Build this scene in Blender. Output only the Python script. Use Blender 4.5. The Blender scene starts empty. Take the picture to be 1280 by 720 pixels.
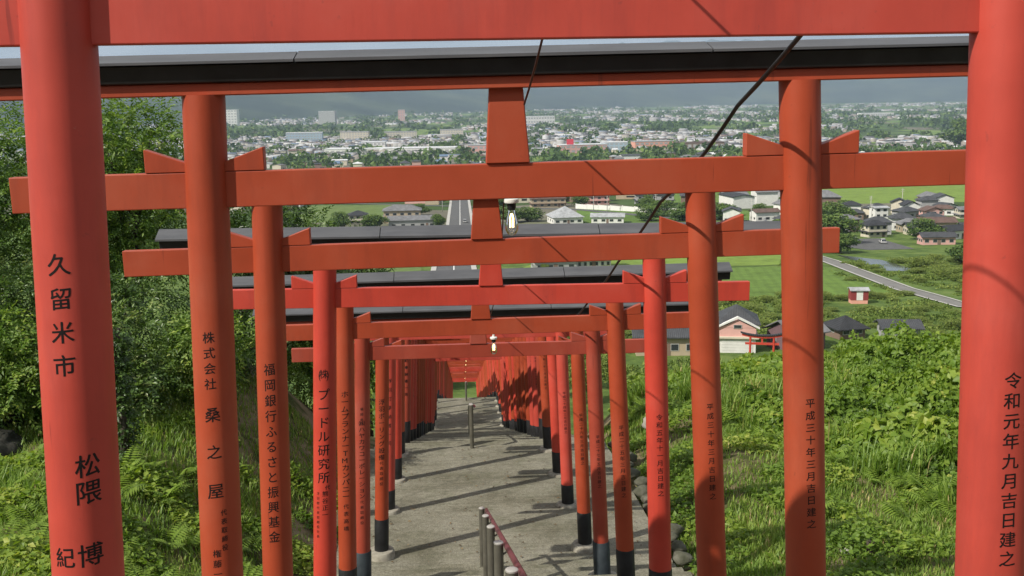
import bpy, bmesh, math, random
import numpy as np
from mathutils import Vector, Matrix, noise

random.seed(7); rng = np.random.default_rng(7)
scene = bpy.context.scene
COL = scene.collection
ZC = 100.0                       # world height of the camera's eye
rad = math.radians

# ------------------------------------------------------------------ camera
CAM_PITCH, CAM_YAW, CAM_ROLL = rad(10.46), rad(2.906), rad(0.9)
cam_data = bpy.data.cameras.new('camera')
cam_data.lens = 36.0 * 1300 / 1280; cam_data.sensor_width = 36.0
cam_data.clip_start = 0.05; cam_data.clip_end = 60000
cam = bpy.data.objects.new('camera', cam_data); COL.objects.link(cam)
_F = Vector((math.sin(CAM_YAW)*math.cos(CAM_PITCH), math.cos(CAM_YAW)*math.cos(CAM_PITCH), -math.sin(CAM_PITCH)))
_R = Vector((math.cos(CAM_YAW), -math.sin(CAM_YAW), 0)); _U = _R.cross(_F)
_R2 = _R*math.cos(CAM_ROLL) - _U*math.sin(CAM_ROLL); _U2 = _R*math.sin(CAM_ROLL) + _U*math.cos(CAM_ROLL)
M = Matrix((_R2, _U2, -_F)).transposed().to_4x4(); M.translation = Vector((-0.2, 0, ZC))
cam.matrix_world = M
scene.camera = cam

# ------------------------------------------------------------------ sky and sun
SUN_ELEV = rad(43.4); SHADOW_AZ = rad(32.0)     # shadows fall 32 degrees from +X towards +Y
sx, sy = -math.cos(SHADOW_AZ), -math.sin(SHADOW_AZ)   # horizontal direction to the sun
world = bpy.data.worlds.new('World'); scene.world = world; world.use_nodes = True
nt = world.node_tree; nt.nodes.clear()
out = nt.nodes.new('ShaderNodeOutputWorld'); bg = nt.nodes.new('ShaderNodeBackground'); bg.inputs[1].default_value = 0.055
sky = nt.nodes.new('ShaderNodeTexSky'); sky.sky_type = 'NISHITA'; sky.sun_disc = False
sky.sun_elevation = SUN_ELEV; sky.sun_rotation = math.atan2(sx, sy); sky.dust_density = 1.6; sky.air_density = 1.0
tc = nt.nodes.new('ShaderNodeTexCoord')
mp = nt.nodes.new('ShaderNodeMapping'); mp.inputs['Scale'].default_value = (3.2, 3.2, 12.0)
nz = nt.nodes.new('ShaderNodeTexNoise'); nz.inputs['Scale'].default_value = 1.6; nz.inputs['Detail'].default_value = 9; nz.inputs['Roughness'].default_value = 0.58
cr = nt.nodes.new('ShaderNodeValToRGB'); cr.color_ramp.elements[0].position = 0.34; cr.color_ramp.elements[1].position = 0.58
mx = nt.nodes.new('ShaderNodeMix'); mx.data_type = 'RGBA'; mx.inputs[7].default_value = (12.5, 12.4, 12.4, 1)
fm = nt.nodes.new('ShaderNodeMath'); fm.operation = 'MULTIPLY'; fm.inputs[1].default_value = 0.92
L = nt.links.new
L(tc.outputs['Generated'], mp.inputs[0]); L(mp.outputs[0], nz.inputs[0]); L(nz.outputs[0], cr.inputs[0]); L(cr.outputs[0], fm.inputs[0]); L(fm.outputs[0], mx.inputs[0])
L(sky.outputs[0], mx.inputs[6]); L(mx.outputs[2], bg.inputs[0]); L(bg.outputs[0], out.inputs[0])
sun_data = bpy.data.lights.new('sun', 'SUN'); sun_data.energy = 5.0; sun_data.angle = rad(0.53); sun_data.color = (1.0, 0.94, 0.84)
sun = bpy.data.objects.new('sun', sun_data); COL.objects.link(sun)
to_sun = Vector((sx*math.cos(SUN_ELEV), sy*math.cos(SUN_ELEV), math.sin(SUN_ELEV)))
sun.rotation_euler = to_sun.to_track_quat('Z', 'Y').to_euler(); sun.location = (-20, -20, 140)
vs = scene.view_settings; vs.view_transform = 'Standard'; vs.look = 'None'; vs.exposure = 0.28; vs.gamma = 1.0; vs.use_curve_mapping = False
cy = scene.cycles; cy.max_bounces = 6; cy.diffuse_bounces = 3; cy.glossy_bounces = 2; cy.transmission_bounces = 4; cy.transparent_max_bounces = 4; cy.volume_bounces = 0; cy.caustics_reflective = False; cy.caustics_refractive = False

# ------------------------------------------------------------------ helpers
def tag(o, label=None, cat=None, group=None, kind=None):
    if label: o['label'] = label
    if cat: o['category'] = cat
    if group: o['group'] = group
    if kind: o['kind'] = kind
    return o
def empty(name, loc=(0, 0, 0), rot=(0, 0, 0), parent=None):
    o = bpy.data.objects.new(name, None); COL.objects.link(o); o.empty_display_size = 0.2
    o.location = loc; o.rotation_euler = rot
    if parent: o.parent = parent
    return o
def link(name, me, parent=None, loc=None):
    o = bpy.data.objects.new(name, me); COL.objects.link(o)
    if parent: o.parent = parent
    if loc is not None: o.location = loc
    return o
def mkmesh(name, V, F, mat=None, smooth=False):
    me = bpy.data.meshes.new(name); me.from_pydata([tuple(v) for v in V], [], [tuple(f) for f in F])
    if mat: me.materials.append(mat)
    if smooth: me.polygons.foreach_set('use_smooth', [True]*len(me.polygons))
    me.update(); return me
def npmesh(name, V, F, mat=None, tone=None, smooth=False):
    """V (n,3) array, F (m,k) array of equal sized faces, tone (n,) optional point attribute"""
    me = bpy.data.meshes.new(name); V = np.asarray(V, dtype=np.float32); F = np.asarray(F, dtype=np.int32)
    me.vertices.add(len(V)); me.vertices.foreach_set('co', V.ravel())
    k = F.shape[1]; me.loops.add(F.size); me.loops.foreach_set('vertex_index', F.ravel())
    me.polygons.add(len(F)); me.polygons.foreach_set('loop_start', np.arange(0, F.size, k, dtype=np.int32))
    if smooth: me.polygons.foreach_set('use_smooth', np.ones(len(F), dtype=bool))
    if tone is not None:
        a = me.attributes.new('tone', 'FLOAT', 'POINT'); a.data.foreach_set('value', np.asarray(tone, dtype=np.float32))
    if mat: me.materials.append(mat)
    me.update(calc_edges=True); me.validate(); return me
BOXF = [(0, 3, 2, 1), (4, 5, 6, 7), (0, 1, 5, 4), (1, 2, 6, 5), (2, 3, 7, 6), (3, 0, 4, 7)]
def boxv(x0, x1, y0, y1, z0, z1):
    return [(x0, y0, z0), (x1, y0, z0), (x1, y1, z0), (x0, y1, z0), (x0, y0, z1), (x1, y0, z1), (x1, y1, z1), (x0, y1, z1)]
class MB:
    def __init__(s): s.V = []; s.F = []
    def add(s, V, F):
        b = len(s.V); s.V += [tuple(v) for v in V]; s.F += [tuple(i+b for i in f) for f in F]; return s
    def box(s, *a): return s.add(boxv(*a), BOXF)
    def mesh(s, name, mat, smooth=False): return mkmesh(name, s.V, s.F, mat, smooth)
def bevel(me, w, seg=2):
    bm = bmesh.new(); bm.from_mesh(me)
    bmesh.ops.bevel(bm, geom=list(bm.edges), offset=w, segments=seg, affect='EDGES', profile=0.5)
    bm.to_mesh(me); bm.free(); me.update(); return me
def tube(pts, radii, seg=8, cap=True):
    pts = [Vector(p) for p in pts]; V = []; F = []
    n = len(pts)
    for i, p in enumerate(pts):
        t = (pts[min(i+1, n-1)] - pts[max(i-1, 0)]).normalized()
        a = Vector((0, 0, 1)) if abs(t.z) < 0.9 else Vector((1, 0, 0))
        u = t.cross(a).normalized(); w = t.cross(u)
        r = radii[i] if hasattr(radii, '__len__') else radii
        for k in range(seg):
            an = 2*math.pi*k/seg; V.append(p + (u*math.cos(an) + w*math.sin(an))*r)
    for i in range(n-1):
        for k in range(seg):
            a, b = i*seg+k, i*seg+(k+1) % seg
            F.append((a, b, b+seg, a+seg))
    if cap:
        F.append(tuple(range(seg-1, -1, -1))); F.append(tuple((n-1)*seg+k for k in range(seg)))
    return V, F
def lathe(prof, seg=24):
    V = []; F = []
    for r, z in prof:
        for k in range(seg):
            a = 2*math.pi*k/seg; V.append((r*math.cos(a), r*math.sin(a), z))
    for i in range(len(prof)-1):
        for k in range(seg):
            a, b = i*seg+k, i*seg+(k+1) % seg
            F.append((a, b, b+seg, a+seg))
    F.append(tuple(range(seg-1, -1, -1))); F.append(tuple((len(prof)-1)*seg+k for k in range(seg)))
    return V, F
def copy_tree(o, parent=None):
    c = o.copy(); COL.objects.link(c); c.parent = parent
    for ch in o.children:
        copy_tree(ch, c)
    return c

# ------------------------------------------------------------------ materials
def mat_new(name):
    m = bpy.data.materials.new(name); m.use_nodes = True
    return m, m.node_tree, m.node_tree.nodes['Principled BSDF']
def N(nt, t, **kw):
    n = nt.nodes.new(t)
    for k, v in kw.items():
        if hasattr(n, k): setattr(n, k, v)
        else: n.inputs[k].default_value = v
    return n
def ramp(nt, src, stops):
    r = nt.nodes.new('ShaderNodeValToRGB'); e = r.color_ramp.elements
    while len(e) < len(stops): e.new(0.5)
    for el, (p, c) in zip(e, stops): el.position = p; el.color = (*c, 1) if len(c) == 3 else c
    nt.links.new(src, r.inputs[0]); return r
def noise_mat(name, stops, scale=4.0, detail=6, rough=0.7, spec=0.3, stretch=(1, 1, 1), bump=0.0, bump_scale=None, rough_n=0.6, coords='Object', metallic=0.0):
    m, nt, p = mat_new(name)
    tc = N(nt, 'ShaderNodeTexCoord'); mp = N(nt, 'ShaderNodeMapping'); mp.inputs['Scale'].default_value = stretch
    nt.links.new(tc.outputs[coords], mp.inputs[0])
    n = N(nt, 'ShaderNodeTexNoise', Scale=scale, Detail=detail, Roughness=rough_n); nt.links.new(mp.outputs[0], n.inputs[0])
    r = ramp(nt, n.outputs[0], stops); nt.links.new(r.outputs[0], p.inputs['Base Color'])
    p.inputs['Roughness'].default_value = rough; p.inputs['Specular IOR Level'].default_value = spec; p.inputs['Metallic'].default_value = metallic
    if bump:
        n2 = N(nt, 'ShaderNodeTexNoise', Scale=bump_scale or scale*4, Detail=5); nt.links.new(mp.outputs[0], n2.inputs[0])
        b = N(nt, 'ShaderNodeBump', Strength=bump, Distance=0.02); nt.links.new(n2.outputs[0], b.inputs['Height']); nt.links.new(b.outputs[0], p.inputs['Normal'])
    return m
def plain(name, c, rough=0.6, spec=0.3, var=0.12, scale=3.0, metallic=0.0):
    lo = tuple(max(0, v*(1-var)) for v in c); hi = tuple(min(1, v*(1+var)) for v in c)
    return noise_mat(name, [(0.3, lo), (0.7, hi)], scale=scale, rough=rough, spec=spec, metallic=metallic)
def paint_mat(name, c, fade=0.35):
    """old vermilion enamel on wood: chalky fading, long grain cracks, drips and dirt specks"""
    m, nt, p = mat_new(name); k = nt.links.new
    tc = N(nt, 'ShaderNodeTexCoord'); oi = N(nt, 'ShaderNodeObjectInfo')
    ad = N(nt, 'ShaderNodeVectorMath', operation='ADD'); k(tc.outputs['Object'], ad.inputs[0]); k(oi.outputs['Random'], ad.inputs[1])
    big = N(nt, 'ShaderNodeTexNoise', Scale=1.7, Detail=7, Roughness=0.62); k(ad.outputs[0], big.inputs[0])
    dark = tuple(v*0.84 for v in c); chalk = (min(1, c[0]*1.06), c[1]*1.25+0.012, c[2]*1.3+0.012)
    r = ramp(nt, big.outputs[0], [(0.30, dark), (0.52, c), (0.78, chalk)])
    mp = N(nt, 'ShaderNodeMapping'); mp.inputs['Scale'].default_value = (26, 26, 0.9); k(ad.outputs[0], mp.inputs[0])
    gr = N(nt, 'ShaderNodeTexNoise', Scale=1.0, Detail=4, Roughness=0.6); k(mp.outputs[0], gr.inputs[0])
    crk = ramp(nt, gr.outputs[0], [(0.285, (1, 1, 1)), (0.315, (0, 0, 0))])
    spn = N(nt, 'ShaderNodeTexNoise', Scale=34.0, Detail=3); k(ad.outputs[0], spn.inputs[0])
    sp = ramp(nt, spn.outputs[0], [(0.70, (0, 0, 0)), (0.76, (1, 1, 1))])
    m1 = N(nt, 'ShaderNodeMix', data_type='RGBA'); k(r.outputs[0], m1.inputs[6]); m1.inputs[7].default_value = (c[0]*0.35, c[1]*0.4, c[2]*0.5, 1)
    s1 = N(nt, 'ShaderNodeMath', operation='MULTIPLY'); k(crk.outputs[0], s1.inputs[0]); s1.inputs[1].default_value = 0.55; k(s1.outputs[0], m1.inputs[0])
    m2 = N(nt, 'ShaderNodeMix', data_type='RGBA'); k(m1.outputs[2], m2.inputs[6]); m2.inputs[7].default_value = (c[0]*0.45, c[1]*0.7, c[2]*0.9, 1)
    s2 = N(nt, 'ShaderNodeMath', operation='MULTIPLY'); k(sp.outputs[0], s2.inputs[0]); s2.inputs[1].default_value = fade; k(s2.outputs[0], m2.inputs[0])
    # grime runs and small chips down to grey primer
    mg = N(nt, 'ShaderNodeMapping'); mg.inputs['Scale'].default_value = (5, 5, 0.8); k(ad.outputs[0], mg.inputs[0])
    gn = N(nt, 'ShaderNodeTexNoise', Scale=1.0, Detail=8, Roughness=0.7); k(mg.outputs[0], gn.inputs[0])
    gr2 = ramp(nt, gn.outputs[0], [(0.50, (0, 0, 0)), (0.78, (0.55,)*3)])
    m3 = N(nt, 'ShaderNodeMix', data_type='RGBA'); k(gr2.outputs[0], m3.inputs[0]); k(m2.outputs[2], m3.inputs[6]); m3.inputs[7].default_value = (c[0]*0.45, c[1]*0.55, c[2]*0.8, 1)
    cn = N(nt, 'ShaderNodeTexNoise', Scale=13.0, Detail=6, Roughness=0.75); k(ad.outputs[0], cn.inputs[0])
    ch = ramp(nt, cn.outputs[0], [(0.715, (0, 0, 0)), (0.725, (0.8,)*3)])
    m4 = N(nt, 'ShaderNodeMix', data_type='RGBA'); k(ch.outputs[0], m4.inputs[0]); k(m3.outputs[2], m4.inputs[6]); m4.inputs[7].default_value = (0.42, 0.22, 0.17, 1)
    k(m4.outputs[2], p.inputs['Base Color'])
    rr = ramp(nt, big.outputs[0], [(0.3, (0.42,)*3), (0.75, (0.62,)*3)]); k(rr.outputs[0], p.inputs['Roughness'])
    p.inputs['Specular IOR Level'].default_value = 0.45
    b = N(nt, 'ShaderNodeBump', Strength=0.18, Distance=0.004); k(gr.outputs[0], b.inputs['Height']); k(b.outputs[0], p.inputs['Normal'])
    return m
def leaf_mat(name, stops, trans=0.35, rough=0.5, spec=0.35):
    m, nt, p = mat_new(name); k = nt.links.new
    at = N(nt, 'ShaderNodeAttribute', attribute_name='tone'); r = ramp(nt, at.outputs['Fac'], stops)
    k(r.outputs[0], p.inputs['Base Color']); p.inputs['Roughness'].default_value = rough; p.inputs['Specular IOR Level'].default_value = spec
    tr = N(nt, 'ShaderNodeBsdfTranslucent'); hs = N(nt, 'ShaderNodeHueSaturation', Value=1.5, Saturation=1.1); k(r.outputs[0], hs.inputs['Color']); k(hs.outputs[0], tr.inputs[0])
    ms = N(nt, 'ShaderNodeMixShader', Fac=trans); k(p.outputs[0], ms.inputs[1]); k(tr.outputs[0], ms.inputs[2])
    k(ms.outputs[0], nt.nodes['Material Output'].inputs[0]); return m

RED = {
 'rose':    paint_mat('paint_faded_rose_red', (0.49, 0.063, 0.042)),
 'orange':  paint_mat('paint_vermilion_orange', (0.375, 0.058, 0.021)),
 'scarlet': paint_mat('paint_fresh_scarlet', (0.52, 0.054, 0.032)),
 'brick':   paint_mat('paint_dull_brick_red', (0.35, 0.056, 0.031)),
}
M_BLACK = noise_mat('black_base_paint', [(0.3, (0.008, 0.008, 0.009)), (0.75, (0.022, 0.022, 0.024))], scale=9, rough=0.45, spec=0.4)
M_SLEEVE = noise_mat('grey_resin_sleeve', [(0.3, (0.022, 0.03, 0.036)), (0.75, (0.05, 0.062, 0.07))], scale=9, rough=0.5)
M_ROOF = noise_mat('dark_grey_sheet_metal', [(0.3, (0.062, 0.064, 0.07)), (0.7, (0.10, 0.102, 0.108))], scale=5, rough=0.5, spec=0.5, stretch=(0.6, 3, 3))
M_INK = plain('brush_ink_black', (0.009, 0.007, 0.007), rough=0.55)
M_FOOT = noise_mat('cast_concrete_footing', [(0.3, (0.22, 0.2, 0.16)), (0.7, (0.36, 0.34, 0.28))], scale=14, rough=0.9, bump=0.4)
M_STONE = noise_mat('weathered_grey_stone', [(0.25, (0.035, 0.04, 0.022)), (0.5, (0.085, 0.085, 0.06)), (0.75, (0.17, 0.165, 0.135))], scale=5, rough=0.9, bump=0.6)
M_ROCKDARK = noise_mat('dark_mossy_rock', [(0.3, (0.012, 0.013, 0.009)), (0.6, (0.036, 0.035, 0.028)), (0.8, (0.032, 0.045, 0.016))], scale=4, rough=0.92, bump=0.8)
M_BARK = noise_mat('grey_brown_bark', [(0.3, (0.03, 0.024, 0.018)), (0.7, (0.085, 0.07, 0.052))], scale=7, rough=0.9, stretch=(4, 4, 0.7), bump=0.6)
M_POST = noise_mat('dull_steel_post', [(0.3, (0.10, 0.095, 0.075)), (0.7, (0.17, 0.16, 0.13))], scale=6, rough=0.42, spec=0.5, metallic=0.35)
M_CAP = plain('pale_metal_cap', (0.5, 0.48, 0.44), rough=0.35, metallic=0.4)
M_RAIL = noise_mat('wine_red_handrail_coating', [(0.3, (0.12, 0.035, 0.045)), (0.7, (0.18, 0.06, 0.07))], scale=8, rough=0.35, spec=0.5)
M_WIRE = plain('black_cable_sheath', (0.012, 0.012, 0.012), rough=0.5)
M_WIRE2 = plain('brown_lamp_wire', (0.05, 0.022, 0.018), rough=0.5)
M_PORC = plain('white_porcelain_socket', (0.75, 0.74, 0.7), rough=0.25)
def glass_mat():
    m, nt, p = mat_new('clear_bulb_glass'); k = nt.links.new
    tr = N(nt, 'ShaderNodeBsdfTransparent'); tr.inputs[0].default_value = (0.93, 0.92, 0.89, 1); gl = N(nt, 'ShaderNodeBsdfGlossy', Roughness=0.04); fr = N(nt, 'ShaderNodeFresnel', IOR=1.45)
    ms = N(nt, 'ShaderNodeMixShader'); k(fr.outputs[0], ms.inputs[0]); k(tr.outputs[0], ms.inputs[1]); k(gl.outputs[0], ms.inputs[2]); k(ms.outputs[0], nt.nodes['Material Output'].inputs[0])
    return m
def emit_mat(name, c, s):
    m, nt, p = mat_new(name); p.inputs['Base Color'].default_value = (*c, 1); p.inputs['Emission Color'].default_value = (*c, 1); p.inputs['Emission Strength'].default_value = s; return m
M_GLASS = glass_mat(); M_FIL = emit_mat('glowing_filament', (1.0, 0.76, 0.36), 5.0)

def concrete_mat():
    m, nt, p = mat_new('old_washed_concrete'); k = nt.links.new
    geo = N(nt, 'ShaderNodeNewGeometry')
    big = N(nt, 'ShaderNodeTexNoise', Scale=0.9, Detail=8, Roughness=0.65); k(geo.outputs['Position'], big.inputs[0])
    r = ramp(nt, big.outputs[0], [(0.28, (0.095, 0.088, 0.058)), (0.5, (0.195, 0.186, 0.14)), (0.75, (0.27, 0.258, 0.205))])
    fine = N(nt, 'ShaderNodeTexNoise', Scale=55, Detail=4, Roughness=0.7); k(geo.outputs['Position'], fine.inputs[0])
    fr = ramp(nt, fine.outputs[0], [(0.3, (0.5,)*3), (0.7, (1.4,)*3)])
    mpp = N(nt, 'ShaderNodeMapping'); mpp.inputs['Scale'].default_value = (1.3, 17, 1); k(geo.outputs['Position'], mpp.inputs[0])
    st = N(nt, 'ShaderNodeTexNoise', Scale=1.0, Detail=4); k(mpp.outputs[0], st.inputs[0])
    sr = ramp(nt, st.outputs[0], [(0.3, (0.84,)*3), (0.7, (1.12,)*3)])
    vo = N(nt, 'ShaderNodeTexVoronoi', feature='DISTANCE_TO_EDGE', Scale=0.42); 
    dn = N(nt, 'ShaderNodeTexNoise', Scale=2.2, Detail=5); k(geo.outputs['Position'], dn.inputs[0])
    mixv = N(nt, 'ShaderNodeMix', data_type='VECTOR'); mixv.inputs[0].default_value = 0.28; k(geo.outputs['Position'], mixv.inputs[4]); k(dn.outputs['Color'], mixv.inputs[5]); k(mixv.outputs[1], vo.inputs[0])
    cr = ramp(nt, vo.outputs['Distance'], [(0.004, (0.45,)*3), (0.014, (1,)*3)])
    a = N(nt, 'ShaderNodeMix', data_type='RGBA', blend_type='MULTIPLY'); a.inputs[0].default_value = 1; k(r.outputs[0], a.inputs[6]); k(fr.outputs[0], a.inputs[7])
    b = N(nt, 'ShaderNodeMix', data_type='RGBA', blend_type='MULTIPLY'); b.inputs[0].default_value = 1; k(a.outputs[2], b.inputs[6]); k(sr.outputs[0], b.inputs[7])
    c = N(nt, 'ShaderNodeMix', data_type='RGBA', blend_type='MULTIPLY'); c.inputs[0].default_value = 0.3; k(b.outputs[2], c.inputs[6]); k(cr.outputs[0], c.inputs[7])
    mo_ = N(nt, 'ShaderNodeTexNoise', Scale=1.9, Detail=9, Roughness=0.75); k(geo.outputs['Position'], mo_.inputs[0])
    mr = ramp(nt, mo_.outputs[0], [(0.50, (0, 0, 0)), (0.72, (0.6,)*3)])
    md = N(nt, 'ShaderNodeTexNoise', Scale=14, Detail=6, Roughness=0.75); k(geo.outputs['Position'], md.inputs[0])
    mdr = ramp(nt, md.outputs[0], [(0.3, (0.72,)*3), (0.7, (1.25,)*3)])
    d1 = N(nt, 'ShaderNodeMix', data_type='RGBA'); k(mr.outputs[0], d1.inputs[0]); k(c.outputs[2], d1.inputs[6]); d1.inputs[7].default_value = (0.10, 0.105, 0.062, 1)
    d2 = N(nt, 'ShaderNodeMix', data_type='RGBA', blend_type='MULTIPLY'); d2.inputs[0].default_value = 1; k(d1.outputs[2], d2.inputs[6]); k(mdr.outputs[0], d2.inputs[7])
    k(d2.outputs[2], p.inputs['Base Color']); p.inputs['Roughness'].default_value = 0.92; p.inputs['Specular IOR Level'].default_value = 0.2
    bu = N(nt, 'ShaderNodeBump', Strength=0.5, Distance=0.01); k(fine.outputs[0], bu.inputs['Height']); k(bu.outputs[0], p.inputs['Normal'])
    return m
M_CONC = concrete_mat()

def ground_mat():
    m, nt, p = mat_new('hillside_and_plain'); k = nt.links.new
    geo = N(nt, 'ShaderNodeNewGeometry'); sep = N(nt, 'ShaderNodeSeparateXYZ'); k(geo.outputs['Position'], sep.inputs[0])
    # near: soil, dry grass and turf
    n1 = N(nt, 'ShaderNodeTexNoise', Scale=1.1, Detail=8, Roughness=0.65); k(geo.outputs['Position'], n1.inputs[0])
    near = ramp(nt, n1.outputs[0], [(0.30, (0.022, 0.036, 0.010)), (0.44, (0.06, 0.07, 0.022)), (0.52, (0.15, 0.122, 0.07)), (0.70, (0.24, 0.195, 0.125))])
    # foot of the hill: rough meadow
    n2 = N(nt, 'ShaderNodeTexNoise', Scale=0.11, Detail=13, Roughness=0.8); k(geo.outputs['Position'], n2.inputs[0])
    mead = ramp(nt, n2.outputs[0], [(0.32, (0.03, 0.055, 0.014)), (0.46, (0.075, 0.12, 0.028)), (0.56, (0.125, 0.18, 0.045)), (0.66, (0.155, 0.175, 0.06)), (0.78, (0.2, 0.175, 0.11))])
    # the plain: a patchwork of paddies, dry plots and yards
    mp = N(nt, 'ShaderNodeMapping'); mp.inputs['Scale'].default_value = (0.010, 0.005, 0); mp.inputs['Rotation'].default_value = (0, 0, 0.25); k(geo.outputs['Position'], mp.inputs[0])
    vo = N(nt, 'ShaderNodeTexVoronoi', Scale=1.0, distance='CHEBYCHEV'); k(mp.outputs[0], vo.inputs[0])
    sc = N(nt, 'ShaderNodeSeparateColor'); k(vo.outputs['Color'], sc.inputs[0])
    plots = ramp(nt, sc.outputs[0], [(0.0, (0.06, 0.10, 0.03)), (0.3, (0.12, 0.20, 0.045)), (0.5, (0.16, 0.23, 0.06)), (0.68, (0.07, 0.11, 0.035)), (0.84, (0.17, 0.16, 0.12)), (1.0, (0.10, 0.15, 0.05))])
    plots.color_ramp.interpolation = 'CONSTANT'
    n3 = N(nt, 'ShaderNodeTexNoise', Scale=0.03, Detail=8, Roughness=0.7); k(geo.outputs['Position'], n3.inputs[0])
    v3 = ramp(nt, n3.outputs[0], [(0.3, (0.6,)*3), (0.7, (1.2,)*3)])
    pm = N(nt, 'ShaderNodeMix', data_type='RGBA', blend_type='MULTIPLY'); pm.inputs[0].default_value = 1; k(plots.outputs[0], pm.inputs[6]); k(v3.outputs[0], pm.inputs[7])
    def stepn(a, b):
        r = N(nt, 'ShaderNodeMapRange'); r.inputs[1].default_value = a; r.inputs[2].default_value = b; k(sep.outputs[1], r.inputs[0]); return r
    s1 = stepn(24, 60); s2 = stepn(330, 480)
    a = N(nt, 'ShaderNodeMix', data_type='RGBA'); k(s1.outputs[0], a.inputs[0]); k(near.outputs[0], a.inputs[6]); k(mead.outputs[0], a.inputs[7])
    b = N(nt, 'ShaderNodeMix', data_type='RGBA'); k(s2.outputs[0], b.inputs[0]); k(a.outputs[2], b.inputs[6]); k(pm.outputs[2], b.inputs[7])
    k(b.outputs[2], p.inputs['Base Color']); p.inputs['Roughness'].default_value = 0.95; p.inputs['Specular IOR Level'].default_value = 0.1
    n4 = N(nt, 'ShaderNodeTexNoise', Scale=9, Detail=6); k(geo.outputs['Position'], n4.inputs[0])
    bu = N(nt, 'ShaderNodeBump', Strength=0.5, Distance=0.03); k(n4.outputs[0], bu.inputs['Height']); k(bu.outputs[0], p.inputs['Normal'])
    return m
M_GROUND = ground_mat()

# ------------------------------------------------------------------ terrain heights (relative to the eye)
PROF = [(-40, 12.8), (12.4, -5.93), (18.6, -6.42), (37, -12.15), (43.5, -12.9), (105, -32.0), (150, -38), (200, -40.5), (260, -44), (375, -51), (500, -56), (800, -68), (1500, -84), (2500, -92), (4000, -95), (60000, -95)]
LEFT = [(-40, 10.5), (0, -1.5), (10, -4.45), (20, -5.0), (26, -8.0), (40, -13.5), (105, -32.5), (150, -38)]
RIGHT = [(-40, 11), (0, -1.9), (11, -5.75), (19, -6.1), (24, -7.0), (34, -12.5), (60, -24), (105, -36), (150, -38)]
def tab(T, y):
    if y <= T[0][0]: return T[0][1]
    for (a, za), (b, zb) in zip(T, T[1:]):
        if y <= b: return za + (zb-za)*(y-a)/(b-a)
    return T[-1][1]
def sst(a, b, x):
    t = min(1, max(0, (x-a)/(b-a))); return t*t*(3-2*t)
def P(y): return tab(PROF, y)
def H(x, y):
    p = P(y)
    if y >= 150: return p
    if x < 0: l = tab(LEFT, y); k = sst(1.95, 4.6, -x)
    else: l = tab(RIGHT, y) + 0.25*sst(6, 12, x)*(1-sst(20, 34, y)); k = sst(2.4, 4.2, x)
    b = 0.0
    if y < 60 and k > 0: b = 0.10*k*noise.noise((x*0.55, y*0.55, 3.1)) + 0.05*k*noise.noise((x*1.7, y*1.7, 8.0))
    return p - 0.25*(1-k) + (l-p)*k + b
def W(x, y, dz=0.0): return (x, y, ZC + H(x, y) + dz)

# ================================================================== SETTING
def graded(a, b, step, far, grow=1.22):
    g = list(np.arange(a, b+1e-6, step)); s = step
    while g[-1] < far: s *= grow; g.append(g[-1]+s)
    s = step
    return g
xs = graded(-14, 20, 0.4, 14000); left = graded(14, 14.2, 0.4, 14000)[1:]; xs = sorted([-v for v in left] + xs)
ys = graded(-10, 30, 0.4, 148, 1.1)
ys = sorted([y for y in ys if y < 148] + [150, 175, 200, 230, 260, 315, 375, 437, 500, 650, 800, 1150, 1500, 2000, 2500, 3200, 4000, 6000, 9000, 14000, 22000])
V = np.array([W(x, y) for y in ys for x in xs]); nx = len(xs)
F = np.array([(j*nx+i, j*nx+i+1, (j+1)*nx+i+1, (j+1)*nx+i) for j in range(len(ys)-1) for i in range(nx-1)])
tag(link('ground', npmesh('ground', V, F, M_GROUND, smooth=True)), 'green hillside falling to the wide farmed plain', kind='structure')

# ---- stairs and landings of pale concrete
def flight(name, y0, y1, riser, x0, x1, label):
    root = tag(empty(name, (0, y0, ZC+P(y0))), label, kind='structure')
    n = max(1, round((P(y0)-P(y1))/riser)); dy = (y1-y0)/n; dz = (P(y0)-P(y1))/n
    me = bevel(mkmesh('step', boxv(x0, x1, 0, dy+0.03, -0.45, 0), BOXF, M_CONC), 0.012, 1)
    for i in range(n):
        link('step', me, root, (0, i*dy, -(i+0.5)*dz))
    return root
flight('upper_stairs', -4, 12.4, 0.15, -1.9, 2.3, 'concrete steps running down between the nearest gates')
flight('middle_stairs', 18.6, 37, 0.15, -1.9, 2.2, 'concrete steps going down past the first landing')
flight('lower_stairs', 43.5, 105, 0.16, -1.9, 2.2, 'lowest concrete steps dropping out of sight below the second landing')
def slab(name, y0, y1, x0, x1, label, ny=14):
    V = []; F = []; nxx = 9
    for j in range(ny+1):
        y = y0 + (y1-y0)*j/ny
        for i in range(nxx+1):
            x = x0 + (x1-x0)*i/nxx
            e = 0.05*noise.noise((y*0.9, 4.0, 1.0)) if i in (0, nxx) else 0
            V.append((x+e, y, ZC+P(y)+0.012*noise.noise((x*0.8, y*0.8, 0))))
    for j in range(ny):
        for i in range(nxx):
            a = j*(nxx+1)+i; F.append((a, a+1, a+nxx+2, a+nxx+1))
    b = len(V)                              # skirt round the edge
    ring = [i for i in range(nxx+1)] + [j*(nxx+1)+nxx for j in range(1, ny+1)] + [ny*(nxx+1)+i for i in range(nxx-1, -1, -1)] + [j*(nxx+1) for j in range(ny-1, 0, -1)]
    for r in ring: V.append((V[r][0], V[r][1], V[r][2]-0.4))
    n = len(ring)
    for q in range(n): F.append((ring[q], b+q, b+(q+1) % n, ring[(q+1) % n]))
    return tag(link(name, mkmesh(name, V, F, M_CONC)), label, kind='structure')
slab('upper_landing', 12.42, 18.62, -1.95, 2.45, 'flat concrete landing striped with gate shadows')
slab('lower_landing', 37.02, 43.52, -1.95, 2.3, 'second concrete landing further down the row of gates', 10)


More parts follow.
